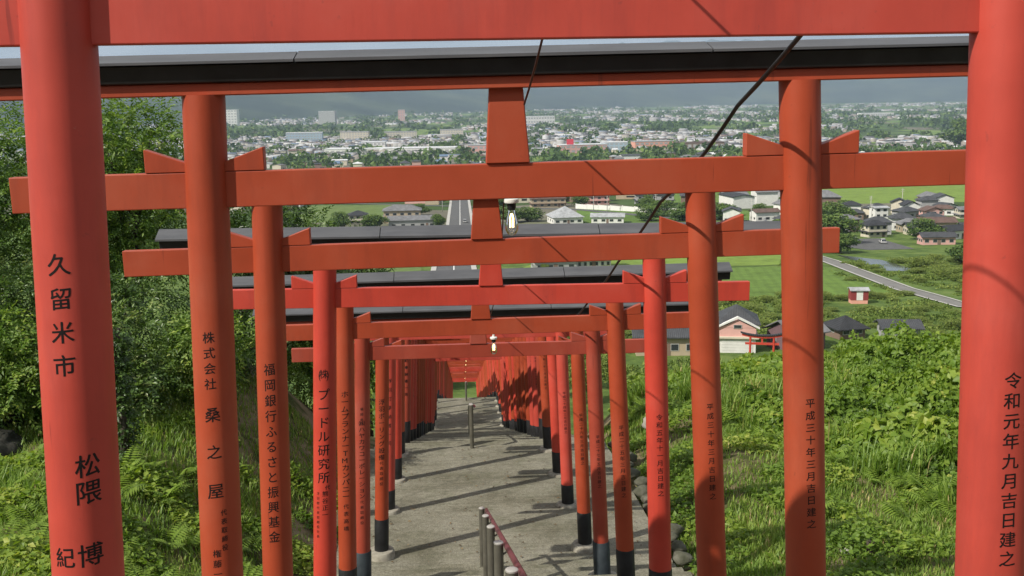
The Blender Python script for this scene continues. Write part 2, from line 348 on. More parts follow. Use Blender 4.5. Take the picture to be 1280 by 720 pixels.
# ---- far range of wooded mountains beyond the plain
M_FOREST = noise_mat('far_forest_canopy', [(0.3, (0.012, 0.022, 0.014)), (0.48, (0.026, 0.042, 0.022)), (0.62, (0.055, 0.075, 0.036)), (0.8, (0.12, 0.125, 0.075))], scale=0.0022, detail=10, rough=0.95, spec=0.05)  # paler stops paint sunlit patches into the forest colour
def mountains(name, foot, ridge, depth, seed, label, az0=-36, az1=40, na=230, nr=46):
    V = []; F = []
    for i in range(na+1):
        az = az0 + (az1-az0)*i/na; a = rad(az); r0 = tab(foot, az); hr = tab(ridge, az)
        for j in range(nr+1):
            t = j/nr; r = r0 + depth*t
            x, yy = r*math.sin(a), r*math.cos(a)
            prof = math.sin(min(1, t/0.62)*math.pi/2)**1.25 if t < 0.62 else 1-0.55*(t-0.62)/0.38
            n = noise.fractal((x/2300+seed, yy/2300, seed), 0.9, 2.1, 6); n2 = noise.ridged_multi_fractal((x/1500, yy/1500+seed, 1.7), 1.0, 2.0, 5, 1.0, 2.0)
            z = -97 + hr*prof*(0.80+0.30*n) + 70*prof*(n2-1.2)*min(1, t*3)
            V.append((x, yy, ZC+max(-97, z)))
    for i in range(na):
        for j in range(nr):
            p = i*(nr+1)+j; F.append((p, p+nr+1, p+nr+2, p+1))
    return tag(link(name, npmesh(name, np.array(V), np.array(F), M_FOREST, smooth=True)), label, kind='structure')
mountains('mountain_range', [(-36, 3600), (-12, 4600), (0, 6300), (14, 8300), (40, 9400)], [(-36, 430), (-12, 330), (2, 420), (12, 600), (18, 690), (40, 700)], 5200, 3.3, 'long wooded mountain range across the plain, blue with haze')
mountains('far_mountain_range', [(-36, 11500), (40, 14500)], [(-36, 420), (-4, 500), (4, 950), (9, 1080), (14, 1120), (19, 900), (40, 960)], 5000, 9.1, 'farther pale blue peaks showing above the range', na=130, nr=26)

# ---- roads, paddies and water on the plain below
M_ASPH = noise_mat('worn_asphalt', [(0.3, (0.075, 0.075, 0.075)), (0.7, (0.13, 0.13, 0.128))], scale=0.8, rough=0.9, coords='Object')
M_KERB = plain('pale_kerb_concrete', (0.42, 0.41, 0.38), rough=0.9, scale=0.6)
M_MARK = plain('white_road_paint', (0.7, 0.7, 0.68), rough=0.7)
def field_mat(name, c, rows=0.9, ang=0.2):
    m, nt, p = mat_new(name); k = nt.links.new
    g = N(nt, 'ShaderNodeNewGeometry'); mp = N(nt, 'ShaderNodeMapping'); mp.inputs['Rotation'].default_value = (0, 0, ang); k(g.outputs['Position'], mp.inputs[0])
    w = N(nt, 'ShaderNodeTexWave', Scale=rows*0.16, Distortion=1.5, Detail=3); k(mp.outputs[0], w.inputs[0])
    n = N(nt, 'ShaderNodeTexNoise', Scale=0.16, Detail=12, Roughness=0.8); k(g.outputs['Position'], n.inputs[0])
    r = ramp(nt, n.outputs[0], [(0.28, tuple(v*0.55 for v in c)), (0.5, c), (0.72, tuple(v*1.3 for v in c))])
    wr = ramp(nt, w.outputs[0], [(0.2, (0.92,)*3), (0.7, (1.03,)*3)])
    x = N(nt, 'ShaderNodeMix', data_type='RGBA', blend_type='MULTIPLY'); x.inputs[0].default_value = 1; k(r.outputs[0], x.inputs[6]); k(wr.outputs[0], x.inputs[7]); k(x.outputs[2], p.inputs['Base Color'])
    p.inputs['Roughness'].default_value = 0.9; p.inputs['Specular IOR Level'].default_value = 0.15; return m
M_FIELD = [field_mat('young_rice_green', (0.115, 0.185, 0.036)), field_mat('bright_paddy_green', (0.165, 0.24, 0.045), 0.6, 1.2), field_mat('dry_meadow_green', (0.12, 0.17, 0.05), 0.5, 0.6)]
def strip(name, pts, w, mat, dz, label=None, kind='structure', parent=None, off=0.0):
    """ribbon following the terrain through (x, y) points"""
    fine = []
    for (a, b) in zip(pts, pts[1:]):
        n = max(2, int(math.hypot(b[0]-a[0], b[1]-a[1])/8))
        for k in range(n): fine.append((a[0]+(b[0]-a[0])*k/n, a[1]+(b[1]-a[1])*k/n))
    fine.append(pts[-1])
    extra = [v for v, _ in PROF]
    V = []; F = []
    for i, (x, y) in enumerate(fine):
        p, q = fine[max(0, i-1)], fine[min(len(fine)-1, i+1)]
        tx, ty = q[0]-p[0], q[1]-p[1]; l = math.hypot(tx, ty); nx_, ny_ = ty/l, -tx/l
        for s in (-1, 1):
            X, Y = x+nx_*(off+s*w/2), y+ny_*(off+s*w/2); V.append((X, Y, ZC+H(X, Y)+dz))
    for i in range(len(fine)-1): F.append((2*i, 2*i+1, 2*i+3, 2*i+2))
    o = link(name, mkmesh(name, V, F, mat), parent)
    if label: tag(o, label, kind=kind)
    return o
lane = [(150, 152.5), (118, 166), (93.2, 184.7), (92.4, 209), (94.6, 233.7), (97.9, 267.8), (100, 330), (96, 400)]
rd = strip('lane', lane, 3.8, plain('pale_lane_asphalt', (0.19, 0.185, 0.175), .9, .2, .15, .5), 0.10, 'narrow grey lane crossing the meadow on the right')
for s in (-1, 1): strip('lane_edge', lane, 0.55, M_KERB, 0.22, parent=rd, off=s*2.1)
av = [(-1.5, 200), (-1.8, 300), (0.4, 425), (1.0, 626), (4, 900), (8, 1300)]
rd = strip('avenue', av, 9.5, M_ASPH, 0.10, 'straight grey street running from the hill towards the town')
for s in (-1, 1): strip('pavement', av, 1.4, M_KERB, 0.24, parent=rd, off=s*5.3)
strip('centre_line', av, 0.3, M_MARK, 0.14, parent=rd)
cross = [(-220, 640), (-60, 610), (60, 520), (92, 456), (150, 400), (240, 345)]
strip('cross_road', cross, 6, M_ASPH, 0.12, 'grey road crossing the plain in front of the houses')
def patch(name, corners, mat, label, dz=0.06, n=8):
    V = []; F = []
    a, b, c, d = corners
    for j in range(n+1):
        for i in range(n+1):
            u, v = i/n, j/n
            x = (a[0]*(1-u)+b[0]*u)*(1-v)+(d[0]*(1-u)+c[0]*u)*v; y = (a[1]*(1-u)+b[1]*u)*(1-v)+(d[1]*(1-u)+c[1]*u)*v
            V.append((x, y, ZC+H(x, y)+dz))
    for j in range(n):
        for i in range(n): p = j*(n+1)+i; F.append((p, p+1, p+n+2, p+n+1))
    return tag(link(name, mkmesh(name, V, F, mat)), label, kind='structure')
patch('rice_field', [(22, 202), (88, 202), (92, 258), (14, 258)], M_FIELD[0], 'large bright green terraced field below the gates')
patch('rice_field', [(14, 262), (92, 262), (95, 300), (30, 312)], M_FIELD[1], 'yellow green field strip behind the terraced field')
patch('rice_field', [(60, 305), (95, 303), (90, 372), (58, 372)], M_FIELD[0], 'narrow green field left of the lane')
patch('rice_field', [(190, 520), (420, 500), (470, 760), (210, 790)], M_FIELD[1], 'wide bright paddies behind the right hand houses')
patch('rice_field', [(105, 560), (180, 545), (200, 790), (110, 800)], M_FIELD[0], 'green paddies beyond the white wall')
patch('rice_field', [(-75, 470), (-24, 470), (-26, 590), (-85, 600)], M_FIELD[2], 'grass field left of the grey roofed buildings')
patch('rice_field', [(-60, 262), (-10, 262), (-12, 330), (-70, 330)], M_FIELD[2], 'light green field left of the street')
patch('car_park', [(120, 297), (134, 297), (140, 338), (112, 338)], M_ASPH, 'dark grey asphalt yard in front of the right hand houses', 0.08)
M_WATER = plain('murky_canal_water', (0.10, 0.11, 0.10), rough=0.12, spec=0.6)
patch('canal', [(103, 243), (110, 240), (112, 268), (106, 285)], M_WATER, 'short grey stretch of water in the overgrown ditch', 0.07)

# ================================================================== TORII GATES
NZ = 2.72; SPLAY = 0.0384
GLYPH = {}
def glyph(ch):
    if ch in GLYPH: return GLYPH[ch]
    cu = bpy.data.curves.new('glyph', 'FONT'); cu.body = ch; cu.resolution_u = 3
    ob = bpy.data.objects.new('glyph', cu); COL.objects.link(ob)
    dg = bpy.context.evaluated_depsgraph_get(); me = bpy.data.meshes.new_from_object(ob.evaluated_get(dg))
    bm = bmesh.new(); bm.from_mesh(me)
    bmesh.ops.remove_doubles(bm, verts=bm.verts, dist=1e-5)
    if bm.verts:
        x0 = min(v.co.x for v in bm.verts); x1 = max(v.co.x for v in bm.verts)
        cx = 0.5 if x1 > 0.62 else (x0+x1)/2
        for v in bm.verts:
            x = v.co.x - cx; y = v.co.y - 0.38
            w_ = noise.noise_vector((x*4+ord(ch) % 97, y*4, 1.0))*0.012 + noise.noise_vector((x*11, y*11, ord(ch) % 31))*0.005
            v.co = Vector((x+w_.x, y + 0.07*x + w_.y, 0))                 # brush writing climbs a little to the right
        for q in range(-4, 5):
            g = bm.verts[:] + bm.edges[:] + bm.faces[:]
            bmesh.ops.bisect_plane(bm, geom=g, plane_co=(q*0.11, 0, 0), plane_no=(1, 0, 0))
        bmesh.ops.triangulate(bm, faces=bm.faces[:])
    Vg = np.array([v.co[:] for v in bm.verts]); bm.verts.index_update()
    Fg = [tuple(v.index for v in f.verts) for f in bm.faces]
    bm.free(); bpy.data.objects.remove(ob); bpy.data.curves.remove(cu); bpy.data.meshes.remove(me)
    GLYPH[ch] = (Vg, Fg); return GLYPH[ch]
PROFR = [(0.0, 1.03), (0.3, 1.03), (1.2, 1.015), (2.2, 1.0), (3.2, 0.985)]
def pillar_x(side, z): return side*(1.25 + (NZ-z)*SPLAY)
def inscription(chars, side, r):
    """chars: (character, sideways offset, height, size, width factor); wrapped on the pillar's uphill face"""
    V = []; F = []
    for ch, dx, z, s, wf in chars:
        Vg, Fg = glyph(ch)
        if len(Vg) == 0: continue
        for q, (ox, oy) in enumerate(((0, 0), (.022, .004), (.004, .02))):      # the brush is wider than the bare stroke
            b = len(V)
            for x, y, _ in Vg:
                a = ((x+ox)*s*wf + dx)/r; zz = z + (y+oy)*s; rr = r*tab(PROFR, zz) + 0.0003 + q*0.0001
                V.append((pillar_x(side, zz) + rr*math.sin(a), -rr*math.cos(a), zz))
            F += [tuple(i+b for i in f) for f in Fg]
    return mkmesh('inscription', V, F, M_INK)
def column(text, z0, z1, size, dx=0.0, wf=1.0):
    n = len(text); return [(c, dx, z0 + (z1-z0)*(i/(n-1) if n > 1 else 0), size, wf) for i, c in enumerate(text)]
def pillar_mesh(side, r, top, mat):
    prof = [(r*k, z) for z, k in PROFR[:-1]] + [(r*0.985, top)]
    V, F = lathe(prof, 48); V = [(x+pillar_x(side, z), y, z) for x, y, z in V]
    return mkmesh('pillar', V, F, mat, True)
def sharp(me, ang=40):
    me.polygons.foreach_set('use_smooth', [True]*len(me.polygons))
    bm = bmesh.new(); bm.from_mesh(me)
    for e in bm.edges:
        if len(e.link_faces) == 2 and e.calc_face_angle(0) > rad(ang): e.smooth = False
    bm.to_mesh(me); bm.free(); return me
def gate_meshes(colour, r=0.0875, shim=0.06, blk=0.075, nuki_l=2.0, kasa_l=2.35, base_l=(0.47, 0.47), sleeve=(0, 0), nuki_h=0.148, strut=0.25, rise=0.06, edge=0.016):
    """dictionary of part meshes in gate space (origin on the ground between the pillars)"""
    mat = RED[colour]; D = {}
    zt = NZ + nuki_h/2; zs = zt + strut                      # top of tie beam, underside of lintel
    for k, s in ((0, -1), (1, 1)):
        D['pillar', k] = sharp(pillar_mesh(s, r, zs+0.004, mat))
        bh = base_l[k]; rb = r*(1.16 if sleeve[k] else 1.075)
        z0 = 0.03
        V, F = lathe([(rb, z0), (rb, bh-0.012), (rb-0.006, bh)], 28); V = [(x+pillar_x(s, z), y, z) for x, y, z in V]
        D['black_base', k] = sharp(mkmesh('black_base', V, F, M_SLEEVE if sleeve[k] else M_BLACK))
        V, F = lathe([(0.19, -0.25), (0.185, 0.02), (0.165, 0.05), (0.10, 0.058)], 14)
        V = [(x*(1+0.12*noise.noise((x*9, y*9, s+k)))+pillar_x(s, 0), y*(1+0.12*noise.noise((y*9, x*9, s))), z) for x, y, z in V]
        D['footing', k] = sharp(mkmesh('footing', V, F, M_FOOT))
    D['tie_beam'] = bevel(mkmesh('tie_beam', boxv(-nuki_l, nuki_l, -0.026, 0.026, zt-nuki_h, zt), BOXF, mat), 0.004, 2)
    D['wedge'] = []
    for s in (-1, 1):
        px = pillar_x(s, zt)
        for q in (-1, 1):
            a = px + q*(r-0.02); b = px + q*(r+0.155)
            V = [(a, -0.0285, zt+0.001), (b, -0.0285, zt+0.001), (b, -0.0285, zt+0.098), (a, -0.0285, zt+0.036)]
            V += [(x, 0.0285, z) for x, _, z in V]
            D['wedge'].append(bevel(mkmesh('wedge', V, [(0, 1, 2, 3), (7, 6, 5, 4), (0, 4, 5, 1), (1, 5, 6, 2), (2, 6, 7, 3), (3, 7, 4, 0)], mat), 0.003, 1))
    V = [(-0.092, -0.036, zt+0.001), (0.092, -0.036, zt+0.001), (0.07, -0.036, zs+0.003), (-0.07, -0.036, zs+0.003)]; V += [(x, 0.036, z) for x, _, z in V]
    D['center_strut'] = bevel(mkmesh('center_strut', V, [(0, 1, 2, 3), (7, 6, 5, 4), (0, 4, 5, 1), (1, 5, 6, 2), (2, 6, 7, 3), (3, 7, 4, 0)], mat), 0.004, 1)
    D['lintel'] = bevel(mkmesh('lintel', boxv(-kasa_l+0.07, kasa_l-0.07, -0.068, 0.068, zs, zs+shim), BOXF, mat), 0.004, 1)
    z0 = zs+shim; z1 = z0+blk
    V = []
    for x in (-kasa_l, kasa_l): V += [(x, -0.088, z0+0.001), (x, 0.088, z0+0.001), (x, 0.105, z1), (x, -0.105, z1)]
    D['cap_beam'] = bevel(mkmesh('cap_beam', V, [(0, 1, 2, 3), (7, 6, 5, 4), (0, 4, 5, 1), (1, 5, 6, 2), (2, 6, 7, 3), (3, 7, 4, 0)], M_BLACK), 0.004, 1)
    # folded sheet roof in lengths with a lapped seam
    mb = MB(); nseg = 3; e = 0.02; hw = 0.125
    for i in range(nseg):
        xa = -kasa_l-e + (2*kasa_l+2*e)*i/nseg; xb = -kasa_l-e + (2*kasa_l+2*e)*(i+1)/nseg - 0.006; u = 0.002*(i % 2)
        prof = [(-hw, z1+0.002), (-hw, z1+edge+u), (0, z1+edge+rise+u), (hw, z1+edge+u), (hw, z1+0.002)]
        V = [(xa, y, z) for y, z in prof] + [(xb, y, z) for y, z in prof]
        mb.add(V, [(4, 3, 2, 1, 0), (5, 6, 7, 8, 9), (0, 1, 6, 5), (1, 2, 7, 6), (2, 3, 8, 7), (3, 4, 9, 8), (4, 0, 5, 9)])
    D['roof_sheet'] = mb.mesh('roof_sheet', M_ROOF)
    return D
def gate(D, loc, tilt=0.0, yaw=0.0, text=(None, None), label='', group='torii gates lining the stairs', sc=1.0, detail=True):
    root = empty('torii_gate', loc, (0, -tilt, yaw)); root.scale = (1, 1, sc)
    tag(root, label, 'torii gate', group)
    for k in (0, 1):
        pl = link('pillar', D['pillar', k], root)
        link('black_base', D['black_base', k], pl); link('footing', D['footing', k], pl)
        if isinstance(text[k], list):
            for t in text[k]: link('brush_character', t, pl)
        elif text[k] is not None: link('inscription', text[k], pl)
    link('tie_beam', D['tie_beam'], root)
    for w in D['wedge']: link('wedge', w, root)
    link('center_strut', D['center_strut'], root)
    ln = link('lintel', D['lintel'], root); link('cap_beam', D['cap_beam'], ln); link('roof_sheet', D['roof_sheet'], ln)
    return root

R0 = 0.0875
def T(side, chars, r=R0): return inscription(chars, side, r)
L1 = [('久', 0, 2.09, .062, 1), ('留', 0, 2.0, .062, 1), ('米', 0, 1.91, .062, 1), ('市', 0, 1.82, .062, 1), ('松', .045, 1.54, .068, 1), ('隈', .043, 1.465, .07, 1), ('紀', -.03, 1.28, .062, 1), ('博', .04, 1.285, .07, 1)]
R1 = column('令和元年九月吉日建之', 1.70, 1.17, .050)
L2 = column('株式会社', 2.11, 1.91, .052) + [('桑', 0.004, 1.775, .068, 1), ('之', .004, 1.61, .066, 1), ('屋', .004, 1.435, .072, 1)] + column('代表取締役', 1.335, 1.175, .03, .035, .9) + column('権藤一', 1.15, 1.055, .038)
R2 = column('平成三十年三月吉日建之', 1.72, 1.16, .044)
L3 = column('福岡銀行ふるさと振興基金', 2.09, 1.07, .075, 0, .9)
R3 = column('平成三十年三月吉日建之', 1.76, 1.20, .043)
L4 = [('(', -.03, 2.15, .09, .7), ('株', 0, 2.15, .075, .9), (')', .03, 2.15, .09, .7)] + column('プードル研究所', 1.99, 1.33, .095) + column('代', 1.25, 1.25, .04, .03) + column('熊谷正一', 1.20, 1.03, .048, .012) + column('浮羽郡代表取締役社長', 1.20, .85, .026, -.045)
R4 = column('令和五年十一月吉日建之', 1.75, 1.13, .052)
L5 = column('ホームプランナーTMカンパニー', 2.14, 1.15, .068, 0, 1.1) + column('代表高橋', 1.05, .83, .05)
R5 = column('平成二十五年三月吉日建之', 1.72, 1.05, .05)
L6 = column('福岡県', 2.12, 2.0, .035) + column('㈱ハヤカワコーポレーション', 1.96, 1.13, .064, 0, 1.1) + column('代表取締役', 1.06, .82, .04)
R6 = column('平成二十七年五月吉日建之', 1.72, 1.15, .044)
L7 = column('浮羽ボーリング設備', 2.1, 1.36, .082) + column('代表取締役', 1.28, 1.0, .05)
R7 = column('平成二十六年三月吉日建之', 1.85, 1.2, .05)
ORD = ['', 'first', 'second', 'third', 'fourth', 'fifth', 'sixth', 'seventh', 'eighth', 'ninth', 'tenth', 'eleventh', 'twelfth', 'thirteenth', 'fourteenth', 'fifteenth', 'sixteenth', 'seventeenth', 'eighteenth', 'nineteenth', 'twentieth']
D0 = gate_meshes('rose', r=0.092)
gate(D0, (0.03, 1.0, ZC+P(1.0)), rad(0.1), label='rose red torii gate just outside the frame behind the viewer, casting shade')
near = [
 # Y, ground, dx, tilt, colour, left text, right text, options, label
 (2.81, -2.50, .04, .06, 'rose', L1, R1, dict(r=.094), 'nearest torii gate, faded rose red, its thick pillars filling both picture edges'),
 (4.38, -3.07, .04, .57, 'orange', L2, R2, dict(shim=.05, blk=.072, kasa_l=2.5, nuki_l=2.04, strut=.308, rise=.034, edge=.012), 'second nearest torii gate, orange, its black roof crossing the whole picture top'),
 (5.94, -3.60, -.01, .59, 'orange', L3, R3, dict(nuki_l=2.06, strut=.236, rise=.045), 'third nearest torii gate, orange with tall brush characters down the left pillar'),
 (7.74, -4.20, .01, -.48, 'scarlet', L4, R4, dict(kasa_l=2.42, nuki_l=1.98), 'fourth nearest torii gate, bright scarlet fresh paint'),
 (9.39, -4.81, 0, .34, 'orange', L5, R5, dict(r=.083, nuki_l=2.02, kasa_l=2.3, base_l=(.41, .48)), 'fifth nearest torii gate, orange, just behind the bright scarlet gate'),
 (10.96, -5.42, -.02, 0, 'brick', L6, R6, dict(r=.083, sleeve=(2, 2), base_l=(.46, .47)), 'sixth nearest torii gate, dull red with grey sleeves round its feet'),
 (12.98, -5.93, .03, -.18, 'orange', L7, R7, dict(kasa_l=2.2, base_l=(.5, .5)), 'seventh nearest torii gate at the foot of the upper steps'),
]
for (Y, g, dx, ti, colr, lt, rt, opt, lab) in near:
    D = gate_meshes(colr, **opt); r = opt.get('r', R0)
    tx = [[T(sd, [c], r) for c in tt] if Y < 9 else T(sd, tt, r) for sd, tt in ((-1, lt), (1, rt))]
    gate(D, (dx, Y, ZC+g), rad(ti), 0, tx, lab)
KINDS = [gate_meshes('orange'), gate_meshes('scarlet', r=0.09, base_l=(.42, .42)), gate_meshes('brick', r=.085, base_l=(.55, .55)), gate_meshes('rose', base_l=(.36, .36), kasa_l=2.25), gate_meshes('orange', r=.096, base_l=(.5, .5), sleeve=(1, 0), kasa_l=2.28)]
NAMES = ['orange', 'scarlet', 'dull brick red', 'faded rose red', 'thick orange']
DATES = [T(1, column(s, 1.8, 1.2, .045)) for s in ('平成二十四年三月吉日建之', '平成二十二年五月吉日建之', '令和二年三月吉日建之')]
OWN = [T(-1, column(s, 2.05, 1.1, .07)) for s in ('浮羽町奉納者一同', '久留米市奉納', '福岡市商店会奉納')]
Ys = [14.86, 16.5, 18.1]
y = 19.45
while y < 43: Ys.append(y); y += 1.32 + random.uniform(-.06, .06)
while y < 101: Ys.append(y); y += 1.62 + random.uniform(-.12, .12)
order = [3, 1, 0]
for i, Y in enumerate(Ys):
    q = order[i] if i < 3 else random.choice([0, 0, 1, 1, 2, 3, 4])
    n = 8+i
    if n <= 20:
        lab = '%s nearest torii gate, %s, ' % (ORD[n], NAMES[q]) + ('standing on the flat upper landing' if Y < 18.6 else 'standing on the middle steps')
    else:
        lab = 'far torii gate deep in the close packed red row down the hill'
    gate(KINDS[q], (random.uniform(-.03, .03), Y, ZC+P(Y)-(0.02 if 18.6 < Y < 37 or Y > 43.5 else 0.0)), rad(random.uniform(-.4, .5)), rad(random.uniform(-.8, .8)),
         (OWN[i % 3] if i < 14 else None, DATES[i % 3] if i < 14 else None), lab, sc=random.uniform(.97, 1.03) if i > 2 else 1.0,
         group='torii gates lining the stairs' if n <= 20 else 'far torii gates')

# ================================================================== HANDRAILS
def handrail(name, posts, rail_dx, label, extra=None):
    root = tag(empty(name, (0, posts[0][1], ZC+posts[0][2])), label, 'handrail')
    Yo, Zo = posts[0][1], ZC+posts[0][2]
    V, F = lathe([(0.036, -0.2), (0.036, 0.83)], 16); pm = sharp(mkmesh('post', V, F, M_POST))
    V, F = lathe([(0.037, 0.829), (0.037, 0.838), (0.03, 0.843), (0.012, 0.845)], 16); cm = sharp(mkmesh('post_cap', V, F, M_CAP))
    V, F = tube([(0.03, 0, 0.74), (rail_dx, 0, 0.76), (rail_dx, 0, 0.79)], 0.008, 6); bm_ = mkmesh('bracket', V, F, M_POST)
    pts = []
    for (x, y, g) in posts:
        p = link('post', pm, root, (x, y-Yo, ZC+g-Zo)); link('post_cap', cm, p); link('bracket', bm_, p)
        pts.append((x+rail_dx, y-Yo, ZC+g-Zo+0.80))
    if extra: pts = extra(pts)
    V, F = tube(pts, 0.021, 12); link('rail', sharp(mkmesh('rail', V, F, M_RAIL)), root)
    return root
hp = [(0.0+0.012*i, y, P(y)) for i, y in enumerate([12.25, 10.6, 8.9, 7.2, 5.4, 3.7])]
handrail('handrail', hp, 0.062, 'wine red handrail on steel posts down the middle of the nearest steps', lambda p: [(p[0][0], p[0][1]+.12, p[0][2]-.10), (p[0][0], p[0][1]+.08, p[0][2]-.02)] + p)
hp = [(-0.05+0.004*i, y, P(y)) for i, y in enumerate([18.45, 20.1, 21.9, 23.7, 25.5, 27.3, 29.1])]
handrail('handrail', hp, 0.062, 'distant steel handrail post starting down the middle steps past the landing')
hp = [(-0.05, y, P(y)) for y in (43.2, 45.5, 47.8)]
handrail('handrail', hp, 0.062, 'farthest small handrail at the end of the second landing')

# ================================================================== CABLES AND BULBS
def wz(Y):    # underside of the lintels, relative to the eye
    return P(Y)+3.04
gy = [1.0, 2.81, 4.38, 5.94, 7.74, 9.39, 10.96, 12.98] + Ys
def hang(X0, dz, sag, ymax, wob):
    pts = []
    G_ = [g for g in gy if g < ymax]
    for i, (a, b) in enumerate(zip(G_, G_[1:])):
        xa, xb = X0 + wob*math.sin(i*1.7), X0 + wob*math.sin((i+1)*1.7)
        za, zb = wz(a)+dz, wz(b)+dz
        for k in range(6):
            t = k/6
            pts.append((xa+(xb-xa)*t, a+(b-a)*t, ZC+za+(zb-za)*t-sag*4*t*(1-t)*(0.6+0.5*((i*7) % 3))))
    return pts
V, F = tube(hang(0.99, -0.03, 0.02, 60, 0.02), 0.0095, 6); tag(link('power_cable', mkmesh('power_cable', V, F, M_WIRE, True)), 'thick black power cable strung from gate to gate on the right', 'cable')
V, F = tube(hang(0.09, -0.02, 0.035, 95, 0.03), 0.0045, 5); tag(link('lamp_wire', mkmesh('lamp_wire', V, F, M_WIRE2, True)), 'thin brown wire carrying the hanging bulbs along the middle of the gates', 'wire')
def bulb_meshes():
    V, F = lathe([(0.012, 0.10), (0.012, 0.058), (0.034, 0.052), (0.036, 0.04), (0.034, 0.034)], 20); a = sharp(mkmesh('socket', V, F, M_PORC))
    V, F = lathe([(0.021, 0.036), (0.021, 0.012), (0.017, 0.0)], 16); b = sharp(mkmesh('screw_collar', V, F, M_BLACK))
    V, F = lathe([(0.015, 0.004), (0.018, -0.015), (0.027, -0.045), (0.032, -0.075), (0.030, -0.098), (0.020, -0.116), (0.006, -0.123)], 20); g = mkmesh('glass_bulb', V, F, M_GLASS, True)
    mb = MB()
    for q in range(4):
        an = q*1.57+.4; cx, sy_ = math.cos(an), math.sin(an); mb.add(*tube([(.004*cx, .004*sy_, -.018), (.011*cx, .011*sy_, -.04), (.010*cx, .010*sy_, -.085)], 0.0016, 5))
    f = mb.mesh('filament', M_FIL); return a, b, g, f
BM = bulb_meshes()
yb = [4.95, 10.05, 15.4] + [20.6+5.1*i for i in range(15)]
for i, Y in enumerate(yb):
    x = (0.055, 0.12, 0.08, 0.05)[i] if i < 4 else 0.05
    ztop = ZC+wz(Y)-0.05; zb_ = ztop - (0.24 if i == 0 else 0.26)
    if i == 0: zb_ = ZC-0.535
    if i == 1: zb_ = ZC-2.40
    root = empty('hanging_bulb', (x, Y, zb_))
    tag(root, ['clear glass bulb with glowing filament hanging behind the second nearest gate', 'small lit bulb hanging further down behind the fifth gate', 'lit bulb hanging over the upper landing beyond the second visible bulb'][i] if i < 3 else 'tiny far lit bulb hanging in the row of gates', 'light bulb', 'bulbs hanging along the stairs')
    V, F = tube([(0, 0, .09), (0.004, 0, .15), (0.09-x, 0, max(.2, ztop-zb_))], 0.003, 5); link('cord', mkmesh('cord', V, F, M_WIRE2), root)
    link('socket', BM[0], root); c = link('screw_collar', BM[1], root); g = link('glass_bulb', BM[2], root); link('filament', BM[3], g)
#SECTION2
# ================================================================== PLANTS
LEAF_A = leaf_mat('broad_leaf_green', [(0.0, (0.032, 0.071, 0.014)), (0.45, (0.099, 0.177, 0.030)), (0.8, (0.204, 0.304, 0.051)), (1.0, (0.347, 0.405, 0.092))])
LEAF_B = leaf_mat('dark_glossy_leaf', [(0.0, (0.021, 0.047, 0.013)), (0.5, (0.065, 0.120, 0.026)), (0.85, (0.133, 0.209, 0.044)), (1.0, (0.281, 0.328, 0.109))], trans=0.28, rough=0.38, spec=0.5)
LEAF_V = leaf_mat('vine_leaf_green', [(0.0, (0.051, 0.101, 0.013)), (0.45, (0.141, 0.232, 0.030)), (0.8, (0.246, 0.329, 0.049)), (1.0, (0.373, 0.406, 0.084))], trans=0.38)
LEAF_F = leaf_mat('fern_green', [(0.0, (0.099, 0.165, 0.025)), (0.5, (0.196, 0.296, 0.044)), (1.0, (0.327, 0.413, 0.083))], trans=0.4)
GRASS = leaf_mat('grass_blade', [(0.0, (0.064, 0.129, 0.018)), (0.5, (0.165, 0.265, 0.040)), (0.85, (0.275, 0.356, 0.075)), (1.0, (0.496, 0.379, 0.182))], trans=0.35)
LEAF_FAR = leaf_mat('far_tree_green', [(0.0, (0.027, 0.058, 0.018)), (0.5, (0.084, 0.142, 0.038)), (1.0, (0.202, 0.269, 0.067))], trans=0.2, rough=0.7, spec=0.15)
LEAF_BUSH = leaf_mat('far_bush_green', [(0.0, (0.054, 0.090, 0.018)), (0.5, (0.134, 0.194, 0.040)), (1.0, (0.251, 0.296, 0.078))], trans=0.25, rough=0.7, spec=0.15)
def unit(v): return v/np.maximum(1e-9, np.linalg.norm(v, axis=1, keepdims=True))
def leaves(name, C, Dv, Nv, ln, wd, tone, mat, fold=0.25, mid=0.45):
    """one folded pointed leaf (2 triangles) per row"""
    n = len(C); Dv = unit(Dv); S = unit(np.cross(Dv, Nv)); U = np.cross(S, Dv)
    ln = np.broadcast_to(ln, (n,))[:, None]; wd = np.broadcast_to(wd, (n,))[:, None]
    a = C; t = C + Dv*ln - U*ln*0.12
    l = C + Dv*ln*mid + S*wd*0.5 + U*wd*fold; r = C + Dv*ln*mid - S*wd*0.5 + U*wd*fold
    V = np.stack([a, r, t, l], 1).reshape(-1, 3)
    i = np.arange(n)*4; F = np.stack([np.stack([i, i+1, i+2], 1), np.stack([i, i+2, i+3], 1)], 1).reshape(-1, 3)
    return npmesh(name, V, F, mat, np.repeat(np.clip(tone, 0, 1), 4))
def blob_points(blobs, n, shell=(0.55, 1.05), up=0.25):
    B = np.array(blobs); w = (B[:, 3]*B[:, 4])**1.0; w = w/w.sum(); idx = rng.choice(len(B), n, p=w); b = B[idx]
    d = rng.normal(size=(n, 3)); d[:, 2] += up; d = unit(d)
    q = rng.uniform(shell[0]**2, shell[1]**2, n)**0.5
    P_ = b[:, :3] + d*q[:, None]*np.stack([b[:, 3], b[:, 3], b[:, 4]], 1)
    return P_, d, q
